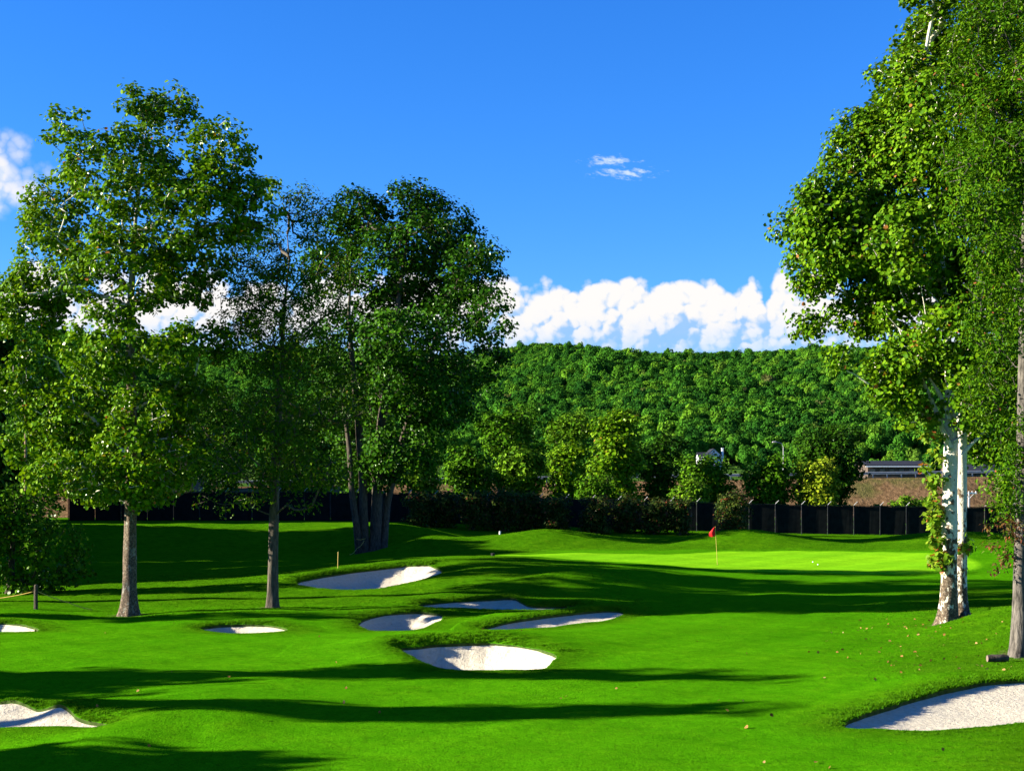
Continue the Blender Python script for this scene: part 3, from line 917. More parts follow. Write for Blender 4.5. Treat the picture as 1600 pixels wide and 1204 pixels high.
# --- the tall sycamore on the left
g1 = np.random.default_rng(11)
Y1 = 49.0; b1 = px(202, 962, Y1); b1[2] = gz(b1[0], b1[1]) - .08
p1 = [b1] + [px(u, v, Y1) for u, v in ((203,900),(204,820),(205,740),(206,660),(205,580),(203,500),(207,420),(212,340),(222,260),(230,190))]
r1 = [.27,.24,.215,.195,.18,.16,.14,.10,.06,.035,.015]
L1 = plobes([(110,205,38,42),(200,160,20,30),(262,180,52,45),(345,235,52,50),(195,270,85,75),(100,330,62,70),(310,320,80,75),(392,330,42,55),(425,300,22,18),
 (72,430,62,70),(190,420,95,75),(300,420,60,60),(55,520,55,60),(170,540,80,60),(270,540,45,45),(45,610,55,55),(120,640,85,55),(240,650,70,50),(170,710,95,45),
 (300,620,45,45),(245,755,55,30),(100,740,65,40),(20,470,32,50),(330,540,35,35),(285,715,40,38),(150,770,45,22),(235,790,28,14),(200,700,55,45,-1.7),(215,745,45,30,-1.6),(165,755,45,25,-1.4),(215,640,50,40,-1.9),(60,700,50,40),(255,775,30,22,-1.2),(330,700,30,25)], Y1, 2.6, g1)
tree('sycamore_tree', 'tall sycamore with bright leaves and a flared brown trunk beside the rope post', 'tree', [(p1, r1)], L1, 1600, 36, .40, .135, M['syc'],
     M['syc_bark_low'], g1, bf=.22, r0=.014, flare=.8, crown_from=.24, limb_bark=M['syc_bark'])

# --- slender tree beside it
g2 = np.random.default_rng(12)
Y2 = 50.0; b2 = px(425, 950, Y2); b2[2] = gz(b2[0], b2[1]) - .08
p2 = [b2] + [px(u, v, Y2) for u, v in ((427,880),(428,820),(430,760),(433,690),(436,620),(440,550),(444,480),(452,410),(449,365))]
r2 = [.20,.18,.17,.155,.13,.11,.08,.05,.03,.015]
L2 = plobes([(465,318,38,32),(405,395,55,50),(500,350,45,45),(430,460,75,55),(520,440,45,60),(390,540,65,50),(475,545,65,55),(355,655,62,40),(440,650,70,45),(540,620,50,50),
 (335,725,50,35),(410,725,50,32),(510,735,45,32),(465,790,30,16),(345,782,40,18),(380,480,40,45),(300,700,25,20),(430,700,55,45,-1.4),(440,620,60,50,-1.5),(445,540,55,50,-1.5),(440,750,45,26,-1.2),(390,770,40,22,-1.0),(455,460,45,45,-1.2)], Y2, 2.2, g2)
tree('ash_tree', 'slender open tree with a straight grey trunk and drooping lower twigs', 'tree', [(p2, r2)], L2, 1150, 24, .40, .135, M['ash'],
     M['bark'], g2, 'long', bf=.25, up=.8, r0=.0125, crown_from=.25, limb_min=18)

# --- dense maple cluster behind
g3 = np.random.default_rng(13)
Y3 = 97.0
def base3(u, v): 
    b = px(u, v, Y3); b[2] = gz(b[0], b[1]) - .1; return b
tr3 = [([base3(586,866)] + [px(u, v, Y3) for u, v in ((588,800),(590,730),(596,660),(606,580),(618,500),(630,420),(640,340))], [.44,.38,.34,.30,.25,.18,.12,.03]),
       ([base3(571,864)] + [px(u, v, Y3-.5) for u, v in ((568,800),(566,740),(560,660),(552,580),(545,500),(548,420))], [.34,.30,.27,.23,.18,.12,.05]),
       ([base3(562,864)] + [px(u, v, Y3-.8) for u, v in ((556,815),(550,770),(546,700),(535,620),(525,560))], [.27,.24,.21,.17,.12,.04]),
       ([base3(598,862)] + [px(u, v, Y3+.6) for u, v in ((604,790),(625,700),(655,600),(690,500),(715,420))], [.30,.26,.23,.18,.12,.04])]
L3 = plobes([(560,335,50,38),(640,320,55,36),(700,350,50,40),(742,420,45,52),(772,490,34,50),(690,430,62,55),(600,410,72,60),(640,530,80,50),(745,560,48,40),(590,590,72,50),
 (680,630,62,48),(560,680,55,42),(630,700,62,38),(530,540,50,50),(515,735,36,26),(720,480,50,50),(700,590,55,40),(640,610,60,50),(600,500,60,50),(585,735,55,28),(520,630,45,45),(505,430,40,50),(530,370,45,40),(660,380,60,45),(735,380,25,30),(650,460,60,50)], Y3, 5.5, g3)
tree('maple_tree', 'broad dark maple with several trunks standing on the slope above the pale bunker', 'tree', tr3, L3, 1650, 36, .82, .215, M['maple'],
     M['bark_dark'], g3, bf=.2, r0=.022, crown_from=.35, limb_min=30)

# --- twin-stemmed white sycamore on the right mound
g4 = np.random.default_rng(14)
Y4 = 43.0; b4 = px(1480, 974, Y4); b4[2] = gz(b4[0], b4[1]) - .08
p4 = [b4] + [px(u, v, Y4) for u, v in ((1482,920),(1484,850),(1484,780),(1486,720),(1487,680),(1484,620),(1482,560),(1478,480),(1470,380),(1462,260),(1470,190))]
r4 = [.28,.245,.235,.225,.215,.20,.14,.12,.09,.06,.04,.02]
b4b = px(1499, 966, Y4+.6); b4b[2] = gz(b4b[0], b4b[1]) - .08
p4b = [b4b] + [px(u, v, Y4+.6) for u, v in ((1500,900),(1501,820),(1502,740),(1502,690),(1503,620),(1506,540),(1512,440),(1528,330),(1535,240))]
r4b = [.24,.205,.19,.18,.17,.13,.10,.07,.05,.02]
L4 = plobes([(1232,350,34,30),(1290,310,42,48),(1275,415,48,52),(1262,512,30,26),(1340,235,48,60),(1350,370,70,75),(1340,490,44,38),(1390,145,40,60),(1425,290,75,95),(1430,470,70,75),
 (1450,70,42,65),(1485,190,70,95),(1398,575,45,36),(1475,575,55,32,1.5),(1525,410,75,95),(1540,90,65,90),(1565,290,65,95),(1540,560,65,60),(1520,-70,60,60),(1600,0,70,90),(1625,200,70,120),
 (1620,450,70,100),(1540,690,45,34),(1570,640,45,45),(1405,610,42,38,-.4),(1430,560,45,40,-.8),(1425,645,26,26,-.3),(1530,640,40,36,-.9),(1310,560,25,16),(1380,420,55,60),(1420,380,60,60),(1310,360,60,70,-.6),(1375,250,55,80,.4),(1430,140,45,75,-.4),(1470,-20,50,50,-.5),(1500,-60,50,50),(1480,520,50,40,-1.8)], Y4, 2.8, g4)
ep = np.concatenate([px(1458, 700, Y4-.25)+g4.normal(size=(12,3))*[.16,.18,.9], px(1460, 780, Y4-.3)+g4.normal(size=(14,3))*[.15,.2,1.0], px(1466, 865, Y4-.3)+g4.normal(size=(9,3))*[.12,.15,.5],
                     px(1508, 855, Y4+.5)+g4.normal(size=(5,3))*[.12,.15,.4]])
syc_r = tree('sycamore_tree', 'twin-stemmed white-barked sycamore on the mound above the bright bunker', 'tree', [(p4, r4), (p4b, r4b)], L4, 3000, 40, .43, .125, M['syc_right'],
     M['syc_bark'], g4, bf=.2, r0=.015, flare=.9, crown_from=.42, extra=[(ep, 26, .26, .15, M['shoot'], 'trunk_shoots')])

for pts_, rr_ in (([(1485,700),(1474,672),(1462,640),(1450,612),(1436,585),(1420,552),(1405,515)], [.10,.09,.08,.07,.055,.04,.02]), ([(1484,655),(1476,632),(1466,612),(1452,590)], [.09,.08,.07,.03]),
                  ([(1502,712),(1514,697),(1528,684),(1542,668)], [.09,.08,.065,.03]), ([(1488,690),(1498,684),(1508,676)], [.07,.06,.03])):
    co_, f_ = loft_trunk([px(u, v, Y4-.25) for u, v in pts_], rr_, 10, 0.0, g4)
    obj('limb', mesh_np('limb', co_-np.array(syc_r.location), f_, True), M['syc_bark'], syc_r)

# --- fine-leaved tree at the right edge
g5 = np.random.default_rng(15)
Y5 = 34.9; b5 = px(1592, 1027, Y5); b5[2] = gz(b5[0], b5[1]) - .08
p5 = [b5] + [px(u, v, Y5) for u, v in ((1594,960),(1595,880),(1596,800),(1598,700),(1599,600),(1600,480),(1602,340),(1606,240),(1604,160))]
r5 = [.21,.19,.18,.17,.15,.13,.11,.08,.05,.02]
L5 = plobes([(1560,80,75,85),(1540,220,65,85),(1610,200,90,120),(1535,350,58,70),(1610,420,85,100),(1555,490,62,75),(1545,615,50,45),(1600,690,50,55),(1570,770,28,40),(1700,100,90,130),
 (1720,400,90,150),(1505,130,38,45),(1700,650,80,80),(1530,-10,45,45),(1620,-40,80,80),(1575,560,50,60),(1500,270,25,40)], Y5, 1.8, g5)
ep5 = np.concatenate([px(1566, 840, Y5)+g5.normal(size=(16,3))*[.22,.3,.35]])
tree('locust_tree', 'fine-leaved tree with furrowed grey trunk at the picture edge', 'tree', [(p5, r5)], L5, 1700, 44, .44, .11, M['locust'],
     M['bark_grey'], g5, 'long', bf=.25, r0=.0085, crown_from=.3, extra=[(ep5, 34, .26, .10, M['rust'], 'reddened_leaves'), (ep5+[.15,.1,.25], 14, .3, .09, M['locust'], 'trunk_shoots')])

# --- low dark tree by the rope post
g6 = np.random.default_rng(16)
Y6 = 58.0; b6 = px(15, 945, Y6); b6[2] = gz(b6[0], b6[1]) - .05
L6 = plobes([(40,800,60,38),(0,850,70,50),(80,850,50,40),(50,905,55,28),(110,885,28,25),(-60,820,60,60)], Y6, 1.5, g6)
tree('dogwood_tree', 'low dark dogwood in the shade behind the rope post', 'tree', [([b6, px(18,880,Y6), px(22,820,Y6), px(24,780,Y6)], [.16,.12,.09,.03])], L6, 320, 22, .5, .15, M['mid1'],
     M['bark_dark'], g6, bf=.25, r0=.01, crown_from=.1)

# ------------------------------------------------------------------ hill and its forest
def hill_z(x, y):
    """valley floor beyond the road, then a long wooded ridge"""
    t = np.clip((y - 470) / 850, 0, 1)
    ridge = 121 + 4*np.sin(x*.011+1.0) + 3*np.sin(x*.027) + np.clip((-x-180)/300, 0, 1)*22 + np.clip((x-230)/160, 0, 1)*10
    rise = t*t*(3-2*t)*.35 + t*.65
    z = 2.0 + np.clip((y-200)/270, 0, 1)*10 + rise*(ridge-12)
    z = z + (4*np.sin(x*.016+.6)*np.sin(y*.010) + 2.5*np.sin(x*.041+y*.02) + 6*np.sin(x*.034+2.2+y*.004)*np.clip((1250-y)/250, .2, 1)) * np.clip((y-450)/150, 0, 1)
    over = np.clip((y-1330)/900, 0, 1)
    return z - over*60
hx = np.linspace(-1500, 1500, 121); hy = np.r_[np.linspace(205, 480, 24), np.linspace(500, 1400, 70), np.linspace(1450, 3200, 20)]
HX, HY = np.meshgrid(hx, hy)
HZ = hill_z(HX, HY)
HZ[0, :] = 0.3
hi = np.arange(HX.size).reshape(HX.shape)
hq = np.c_[hi[:-1,:-1].ravel(), hi[:-1,1:].ravel(), hi[1:,1:].ravel(), hi[1:,:-1].ravel()]
t_ = NT('valley scrub'); g_ = t_.n('ShaderNodeNewGeometry'); nz_ = t_.noise(.06, 6, .65, g_.outputs['Position'])
rp_ = t_.ramp(nz_.outputs[0], [(.3, (.02, .055, .01)), (.55, (.045, .10, .015)), (.75, (.12, .13, .04))]); t_.princ(rp_.outputs[0], 1.0, None, 0.0)
M['scrub'] = t_.m
hill = obj('hill', mesh_np('hill', np.c_[HX.ravel(), HY.ravel(), HZ.ravel()], hq, True), M['scrub'])
tag(hill, 'long wooded ridge closing the valley behind the course', kind='structure')

def forest_tree_mesh(seed):
    g = np.random.default_rng(seed)
    lobes = [(0,0,.62,.40,.40,.34)] + [(*(g.normal(size=2)*.20), g.uniform(.42,.86), *([g.uniform(.17,.28)]*3)) for _ in range(7)]
    pts = []
    for l in lobes:
        d = g.normal(size=(95 if l[3] < .35 else 130, 3)); d /= np.linalg.norm(d, axis=1)[:,None]; d[:,2] = np.where(d[:,2] < -.35, -d[:,2], d[:,2])
        pts.append(np.array(l[:3]) + d*np.array(l[3:])*g.uniform(.8,1.05,(len(d),1)))
    pts = np.concatenate(pts)
    c0 = np.array([0,0,.55]); n = pts - c0; n /= np.linalg.norm(n, axis=1)[:,None]; n = n + g.normal(size=n.shape)*.5; n /= np.linalg.norm(n, axis=1)[:,None]
    a = np.cross(n, g.normal(size=n.shape)); a /= np.linalg.norm(a, axis=1)[:,None]; b = np.cross(n, a)
    s = g.uniform(.032,.062,(len(pts),1))
    co = np.stack([pts-a*s, pts-b*s*.8+n*s*.2, pts+a*s, pts+b*s*.8+n*s*.2], 1).reshape(-1,3)
    f = np.arange(len(co)).reshape(-1,4)
    # inner mass so that the crown is not see-through, and the trunk
    k = 7; th = 2*math.pi*np.arange(k)/k; rings = [(0.0,.025),(.3,.02),(.34,.22),(.55,.33),(.75,.27),(.92,.08)]
    core = np.concatenate([np.c_[r*np.cos(th), r*np.sin(th), np.full(k, z)] for z, r in rings]); o = len(co)
    cf = []
    for i in range(len(rings)-1):
        for q in range(k): cf.append((o+i*k+q, o+i*k+(q+1)%k, o+(i+1)*k+(q+1)%k, o+(i+1)*k+q))
    return mesh_np('forest_tree_form', np.concatenate([co, core]), np.concatenate([f, np.array(cf)]))

def forest_leaf():
    t = NT('hill forest leaves')
    oi = t.n('ShaderNodeObjectInfo'); g = t.n('ShaderNodeNewGeometry')
    r = t.ramp(oi.outputs['Random'], [(0, (.012,.055,.008)), (.3, (.028,.105,.011)), (.6, (.046,.150,.012)), (.85, (.074,.195,.014)), (.99, (.10,.21,.015)), (.997, (.09,.10,.03))])
    i2 = t.ramp(g.outputs['Random Per Island'], [(0, (.7,.75,.75)), (1, (1.25,1.2,1.1))])
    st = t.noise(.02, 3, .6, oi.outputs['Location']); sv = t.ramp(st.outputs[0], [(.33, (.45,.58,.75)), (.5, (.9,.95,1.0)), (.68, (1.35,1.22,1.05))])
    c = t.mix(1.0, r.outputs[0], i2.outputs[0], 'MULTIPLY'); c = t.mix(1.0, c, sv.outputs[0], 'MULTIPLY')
    d = t.n('ShaderNodeBsdfDiffuse'); t.l(c, d.inputs[0]); tr = t.n('ShaderNodeBsdfTranslucent'); t.l(c, tr.inputs[0])
    m = t.n('ShaderNodeMixShader'); m.inputs[0].default_value = .2; t.l(d.outputs[0], m.inputs[1]); t.l(tr.outputs[0], m.inputs[2]); t.l(m.outputs[0], t.out.inputs[0])
    return t.m
M['forest'] = forest_leaf()

def scatter(name, label, pts, scales, rots, forms, mat, sz=None):
    """one object of kind stuff: the forms instanced on the points"""
    me = bpy.data.meshes.new(name)
    me.vertices.add(len(pts)); me.vertices.foreach_set('co', np.asarray(pts, np.float32).ravel())
    a = me.attributes.new('sc', 'FLOAT_VECTOR', 'POINT'); a.data.foreach_set('vector', np.asarray(scales, np.float32).ravel())
    a = me.attributes.new('rot', 'FLOAT_VECTOR', 'POINT'); a.data.foreach_set('vector', np.asarray(rots, np.float32).ravel())
    a = me.attributes.new('pick', 'INT', 'POINT'); a.data.foreach_set('value', np.arange(len(pts), dtype=np.int32) % len(forms))
    me.update()
    o = obj(name, me, mat); tag(o, label, kind='stuff')
    ng = bpy.data.node_groups.new(name, 'GeometryNodeTree')
    ng.interface.new_socket('Geometry', in_out='INPUT', socket_type='NodeSocketGeometry')
    ng.interface.new_socket('Geometry', in_out='OUTPUT', socket_type='NodeSocketGeometry')
    gi = ng.nodes.new('NodeGroupInput'); go = ng.nodes.new('NodeGroupOutput'); L = ng.links
    ci = ng.nodes.new('GeometryNodeGeometryToInstance')
    for f in reversed(forms):
        mi = ng.nodes.new('GeometryNodeObjectInfo'); mi.inputs['Object'].default_value = f
        mi.inputs['As Instance'].default_value = True
        L.new(mi.outputs['Geometry'], ci.inputs[0])
    # the object instances become a pick list
    jo = ng.nodes.new('GeometryNodeJoinGeometry')
    for f in reversed([n for n in ng.nodes if n.bl_idname == 'GeometryNodeObjectInfo']): L.new(f.outputs['Geometry'], jo.inputs[0])
    ng.nodes.remove(ci)
    ip = ng.nodes.new('GeometryNodeInstanceOnPoints'); ip.inputs['Pick Instance'].default_value = True
    def attr(nm, typ):
        n = ng.nodes.new('GeometryNodeInputNamedAttribute'); n.data_type = typ; n.inputs[0].default_value = nm; return n.outputs[0]
    L.new(gi.outputs[0], ip.inputs['Points']); L.new(jo.outputs[0], ip.inputs['Instance'])
    L.new(attr('pick', 'INT'), ip.inputs['Instance Index'])
    er = ng.nodes.new('FunctionNodeEulerToRotation'); L.new(attr('rot', 'FLOAT_VECTOR'), er.inputs[0]); L.new(er.outputs[0], ip.inputs['Rotation'])
    L.new(attr('sc', 'FLOAT_VECTOR'), ip.inputs['Scale'])
    L.new(ip.outputs[0], go.inputs[0])
    md = o.modifiers.new('scatter', 'NODES'); md.node_group = ng
    return o

def form_objects(meshes, mat):
    """shapes the scatter copies; kept out of the scene"""
    out = []
    for m in meshes:
        m.materials.append(mat)
        out.append(bpy.data.objects.new(m.name, m))
    return out

gf = np.random.default_rng(21)
fx, fy = [], []
y = 476.0
while y < 1420:
    sp = 4.2 + (y-476)*.0010
    w = 0.47*y + 30
    xs = np.arange(-w, w, sp); xs = xs + gf.uniform(-.42, .42, len(xs))*sp
    fx.append(xs); fy.append(y + gf.uniform(-.45, .45, len(xs))*sp); y += sp*(.9 if y < 900 else 1.05)
# thickets on the valley floor
xs = gf.uniform(-170, 170, 520); yv = gf.uniform(235, 476, 520)
okv = ~((np.abs(xs - (yv-0)*.143) < 9) & (yv < 440)) & ~((xs > yv*.24) & (xs < yv*.40) & (yv < 330))
fx.append(xs[okv]); fy.append(yv[okv])
fx = np.concatenate(fx); fy = np.concatenate(fy); n_ = len(fx)
fz = hill_z(fx, fy)
hgt = gf.uniform(5.0, 11.0, n_)*np.where(gf.uniform(size=n_) > .93, 1.3, 1.0)*(1+.12*np.sin(fx*.03)*np.sin(fy*.024)); hgt = np.where(fy < 476, gf.uniform(3.5, 7.5, n_), hgt)
wid = hgt*gf.uniform(.55, .85, n_)
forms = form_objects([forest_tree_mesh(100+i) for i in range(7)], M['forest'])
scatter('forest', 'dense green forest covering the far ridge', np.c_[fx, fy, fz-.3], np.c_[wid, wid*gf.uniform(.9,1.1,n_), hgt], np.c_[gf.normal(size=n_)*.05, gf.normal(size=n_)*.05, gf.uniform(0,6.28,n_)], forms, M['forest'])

# ------------------------------------------------------------------ road embankment, road, guard rail
YR = 190.0
def bank_top(x):      # the road climbs gently to the right
    return 4.85 + 0.0135*(x+20)
bx_ = np.arange(-120, 121, 1.0); prof = [(0,0),(3,.12),(5,.33),(7,.55),(9,.78),(10.5,.93),(12,1.0),(24,1.0),(30,.55),(36,.25)]
gb = np.random.default_rng(5)
bco = []
for d_, h_ in prof:
    for x in bx_:
        zt = bank_top(x); bz = .7
        bco.append((x, YR-14+d_ + .3*math.sin(x*.2), bz + (zt-bz)*h_ + (gb.normal()*.10 if 0 < h_ < 1 else 0) - (.35 if d_ == 0 else 0)))
nb = len(bx_); bi = np.arange(len(bco)).reshape(len(prof), nb)
t_ = NT('dry bank grass'); g_ = t_.n('ShaderNodeNewGeometry')
mp_ = t_.n('ShaderNodeMapping'); mp_.inputs['Scale'].default_value = (1, 1, .35); t_.l(g_.outputs['Position'], mp_.inputs[0])
n1_ = t_.noise(1.6, 6, .7, mp_.outputs[0]); n2_ = t_.noise(.14, 3, .6, g_.outputs['Position'])
c1_ = t_.ramp(n1_.outputs[0], [(.3, (.055,.032,.014)), (.55, (.15,.092,.045)), (.75, (.24,.16,.08))])
f_ = t_.ramp(n2_.outputs[0], [(.52, (0,0,0)), (.66, (1,1,1))]); c2_ = t_.mix(t_.math('MULTIPLY', f_.outputs[0], .6), c1_.outputs[0], (.05,.075,.015))
t_.princ(c2_, 1.0, t_.bump(n1_.outputs[0], 1.0, .25), 0.0); M['bank'] = t_.m
bank = obj('embankment', mesh_np('embankment', np.array(bco), np.c_[bi[:-1,:-1].ravel(), bi[:-1,1:].ravel(), bi[1:,1:].ravel(), bi[1:,:-1].ravel()], True), M['bank'])
tag(bank, 'brown dry grass bank carrying the road', kind='structure')
M['asphalt'] = plain('asphalt', (.05,.05,.052), .9, .2, 0, .25, 2.0)
M['paint'] = plain('road paint', (.75,.75,.72), .7, .2, 0, .1, 2.0)
M['galv'] = plain('galvanised steel', (.22,.24,.27), .5, .4, .3, .15, 2.5)
rc = np.array([(x, y, bank_top(x)+.03) for y in (YR-1.2, YR+9.2) for x in bx_])
road = obj('road', mesh_np('road', rc, np.c_[np.arange(nb-1), np.arange(1,nb), np.arange(nb+1,2*nb), np.arange(nb,2*nb-1)], True), M['asphalt']); tag(road, 'asphalt road on top of the bank', kind='structure')
for yy in (YR-.9, YR+8.9):
    lc = np.array([(x, y, bank_top(x)+.035) for y in (yy, yy+.14) for x in bx_])
    obj('edge_line', mesh_np('edge_line', lc, np.c_[np.arange(nb-1), np.arange(1,nb), np.arange(nb+1,2*nb), np.arange(nb,2*nb-1)]), M['paint'], road)
# guard rail: W-shaped beam lengths and posts
gx0, gx1 = -60.0, 78.0; SEG = 3.8
gr = empty('guard_rail', (gx0, YR-1.9, bank_top(gx0))); tag(gr, 'long steel guard rail along the road above the brown bank', 'guard rail')
prof_w = [(0,.44),(-.06,.48),(-.06,.54),(0,.58),(0,.64),(-.06,.68),(-.06,.74),(0,.78)]
m = MB(); 
def w_beam(slope):
    co = []
    for x in (0, SEG):
        for dy, h in prof_w: co.append((x, dy, h*1.05 + x*slope))
    k = len(prof_w); f = [(i, i+1, k+i+1, k+i) for i in range(k-1)]
    m_ = MB(); m_.add(co, f); m_.add([(x, y+.012, z) for x, y, z in co], [tuple(reversed(q)) for q in f]); return m_
bm0 = w_beam(.0135).build('rail_beam', M['galv'], gr); pm0 = MB().box((-.06,.02,-.35),(.06,.14,.80)).build('post', M['galv'], gr)
nseg = int((gx1-gx0)/SEG)
for i in range(nseg+1):
    x = i*SEG; z = bank_top(gx0+x)-bank_top(gx0)
    if i < nseg:
        b = bm0 if i == 0 else bm0.copy()
        if i: col.objects.link(b); b.parent = gr
        b.location = (x, 0, z)
    for xx in (x, x+SEG/2):
        p = pm0 if (i == 0 and xx == x) else pm0.copy()
        if p is not pm0: col.objects.link(p); p.parent = gr
        p.location = (xx, 0, bank_top(gx0+xx)-bank_top(gx0))

# ------------------------------------------------------------------ screened chain-link fence
YF = 130.0; BAY = 2.42; FH = 2.70  # extra panel height: dark screen stands in for the shaded ground below the fence
def fence_base(x):
    return gz(x, YF)
fx0 = -41.0; nbay = 38
fz0 = fence_base(fx0)
fence = empty('screen_fence', (fx0, YF, fz0)); tag(fence, 'long dark screened fence with slanted top arms behind the green', 'fence')
t_ = NT('windscreen mesh'); g_ = t_.n('ShaderNodeNewGeometry'); nz_ = t_.noise(2, 5, .6, g_.outputs['Position'])
rp_ = t_.ramp(nz_.outputs[0], [(.3, (.004,.005,.005)), (.7, (.010,.012,.011))]); t_.princ(rp_.outputs[0], .9, None, .05); M['screen'] = t_.m
M['post'] = plain('fence steel', (.014,.016,.02), .8, .1, 0, .2, 4)
M['armm'] = plain('pale steel', (.30,.30,.30), .5, .3, .3, .2, 4)
zb = np.array([fence_base(fx0 + i*BAY) for i in range(nbay+1)])
k_ = np.ones(5)/5; zs = np.convolve(np.pad(zb, 2, 'edge'), k_, 'valid')
for i in range(nbay+1):
    x = i*BAY; z = zs[i]-fz0
    MB().tube([(x,0,z-.3),(x,0,z+FH+.05)], .038, 8).build('post', M['post'], fence)
    MB().tube([(x,0,z+FH+.03),(x+.12,-.04,z+FH+.17),(x+.30,-.1,z+FH+.36)], .03, 6).build('arm', M['armm'], fence)
    if i < nbay:
        x2 = x+BAY; z2 = zs[i+1]-fz0
        co = []; nn = 7
        for j in range(nn):
            t = j/(nn-1); xx = x+.05+(BAY-.1)*t; zz = z+(z2-z)*t; sag = .03*math.sin(math.pi*t)
            co += [(xx, .045+.012*math.sin(7*t+i), zz+.05+.01*math.sin(11*t)), (xx, .045+.01*math.sin(5*t+2*i), zz+FH-.03-sag)]
        f = [(2*j, 2*j+2, 2*j+3, 2*j+1) for j in range(nn-1)]
        mm = MB(); mm.add(co, f); mm.add([(a, b+.012, c) for a, b, c in co], [tuple(reversed(q)) for q in f]); mm.build('screen_panel', M['screen'], fence)
        MB().tube([(x,0,z+FH),(x2,0,z2+FH)], .024, 6, False).build('top_rail', M['post'], fence)

# ------------------------------------------------------------------ trees and shrubs of the middle distance
def blob_tree(name, label, cat, u, vtop, ru, vbase, Y, mat, seed, n_cl=260, per=16, leaf=.36, spread=.75, zbase=None, group=None, form='round', bark=None, low=.18):
    g = np.random.default_rng(seed)
    x = (u-800)/FPX*Y; zb_ = float(gz(x, Y)) if zbase is None else zbase
    ztop = CAM_H - (vtop-HOR)/FPX*Y; H = ztop - zb_; W = ru/FPX*Y
    b = np.array([x, Y, zb_-.1]); lob = []
    nl = 11 if n_cl > 150 else 8
    for i in range(nl):
        t = (i+.5)/nl; zz = low + (1-low)*t*.9
        if form == 'round': prof_r = math.sin(math.pi*min(1, .22+.78*(1-t)))*.5+.32
        elif form == 'cone': prof_r = .95*(1-t)+.18
        elif form == 'tall': prof_r = .34+.62*math.sin(math.pi*(.12+.80*(1-t)))*(.55+.45*(1-t))
        else: prof_r = .62
        a = i*2.4 + g.uniform(0, .8); rr = W*prof_r*g.uniform(.35,.62)
        s = W*g.uniform(.36,.52)*(.75 + .5*prof_r)
        lob.append((x+rr*math.cos(a), Y+rr*math.sin(a)*.9, zb_+H*zz, s, s*.9, min(s*.8, H*.24)))
    lob.append((x, Y, ztop-min(W*.35, H*.2), W*.30, W*.30, min(W*.33, H*.2)))
    path = [b, b+[.02*H,0,.3*H], b+[-.01*H,.02*H,.6*H], b+[.01*H,0,.86*H]]
    r = .018*H+.03
    return tree(name, label, cat, [(path, [r*1.2, r*.85, r*.5, .02])], lob, n_cl, per, spread, leaf, mat, bark or M['bark_dark'], g, bf=.2, r0=.013, crown_from=.12, limb_min=25, quads=True, group=group, shell=.6)

GT = 'trees beyond the fence'
MT = [
 ('shade_tree','dark wide tree just right of the big maple under the ridge','tree',800,634,62,800,158,'mid1',1,420,22,'round'),
 ('shade_tree','rounded light green tree in the middle of the row beyond the fence','tree',893,646,48,800,162,'mid2',2,340,22,'round'),
 ('shade_tree','tall pointed leafy tree standing highest above the hedge','tree',962,640,52,800,146,'syc',3,460,24,'tall'),
 ('shade_tree','dark tree in shadow behind the tall pointed tree','tree',1030,682,50,800,160,'mid3',4,280,20,'round'),
 ('sapling_tree','bright yellow-green bushy tree in front of the guard rail','tree',815,699,42,790,141,'mid2',5,260,18,'round'),
 ('sapling_tree','slim leafy tree between the bushy tree and the pointed tree','tree',882,690,34,790,140,'syc',6,210,18,'round'),
 ('sapling_tree','leafy bush tree at the edge of the maple crown','tree',730,697,44,790,143,'mid1',7,260,18,'round'),
 ('sapling_tree','pale bushy tree below the maple crown by the fence','tree',655,700,42,790,139,'mid2',8,240,18,'round'),
 ('shade_tree','round green tree below the white house','tree',1108,711,50,800,150,'mid1',9,320,20,'round'),
 ('shade_tree','leafy tree left of the dark round tree by the fence','tree',1200,720,48,800,147,'mid1',10,300,20,'round'),
 ('shade_tree','largest dark round tree at the left end of the brown bank','tree',1297,664,62,800,158,'mid3',11,480,24,'round'),
 ('sapling_tree','yellowing tree in front of the dark round tree','tree',1275,718,46,800,146,'mid4',12,280,18,'round'),
 ('shrub','low bush behind the fence below the pointed tree','shrub',935,742,40,800,137,'mid1',13,170,16,'round'),
 ('shrub','low leafy bush behind the fence below the round green tree','shrub',1075,748,36,800,138,'mid2',14,150,16,'round'),
 ('shrub','sprawling bush at the foot of the brown bank','shrub',1415,778,30,805,150,'mid2',15,110,14,'round'),
 ('shrub','small bush at the foot of the bank beside the dark round tree','shrub',1375,790,22,805,148,'mid1',16,70,14,'round'),
 ('shrub','low bush at the bank foot near the white trunks','shrub',1450,780,22,805,152,'mid1',17,80,14,'round'),
 ('shade_tree','dark tree behind the tall left sycamore crown','tree',60,640,70,790,160,'mid1',18,380,20,'round'),
 ('shade_tree','shaded tree between the sycamore and the slender tree','tree',330,610,80,790,165,'mid3',19,420,20,'round'),
 ('shade_tree','dark tree behind the slender tree trunk','tree',470,640,80,790,160,'mid3',20,420,20,'round'),
 ('shade_tree','shadowed tree behind the sycamore trunk','tree',190,650,70,790,158,'mid3',21,360,20,'round'),
 ('shade_tree','leafy tree behind the maple trunks','tree',570,660,60,790,155,'mid1',22,320,20,'round'),
 ('sapling_tree','small tree at the far end of the brown bank','tree',1590,700,40,790,145,'mid1',23,220,18,'round'),
]
for (nm, lb, ct, u, vt, ru, vb, Y, mt, sd0, ncl, per, form) in MT:
    blob_tree(nm, lb, ct, u, vt, ru, vb, Y, M[mt], 300+sd0, ncl, per, .34 if ct == 'tree' else .28, .8 if ct == 'tree' else .55, group=GT if ct == 'tree' else 'bushes beyond the fence', form=form, zbase=.8)

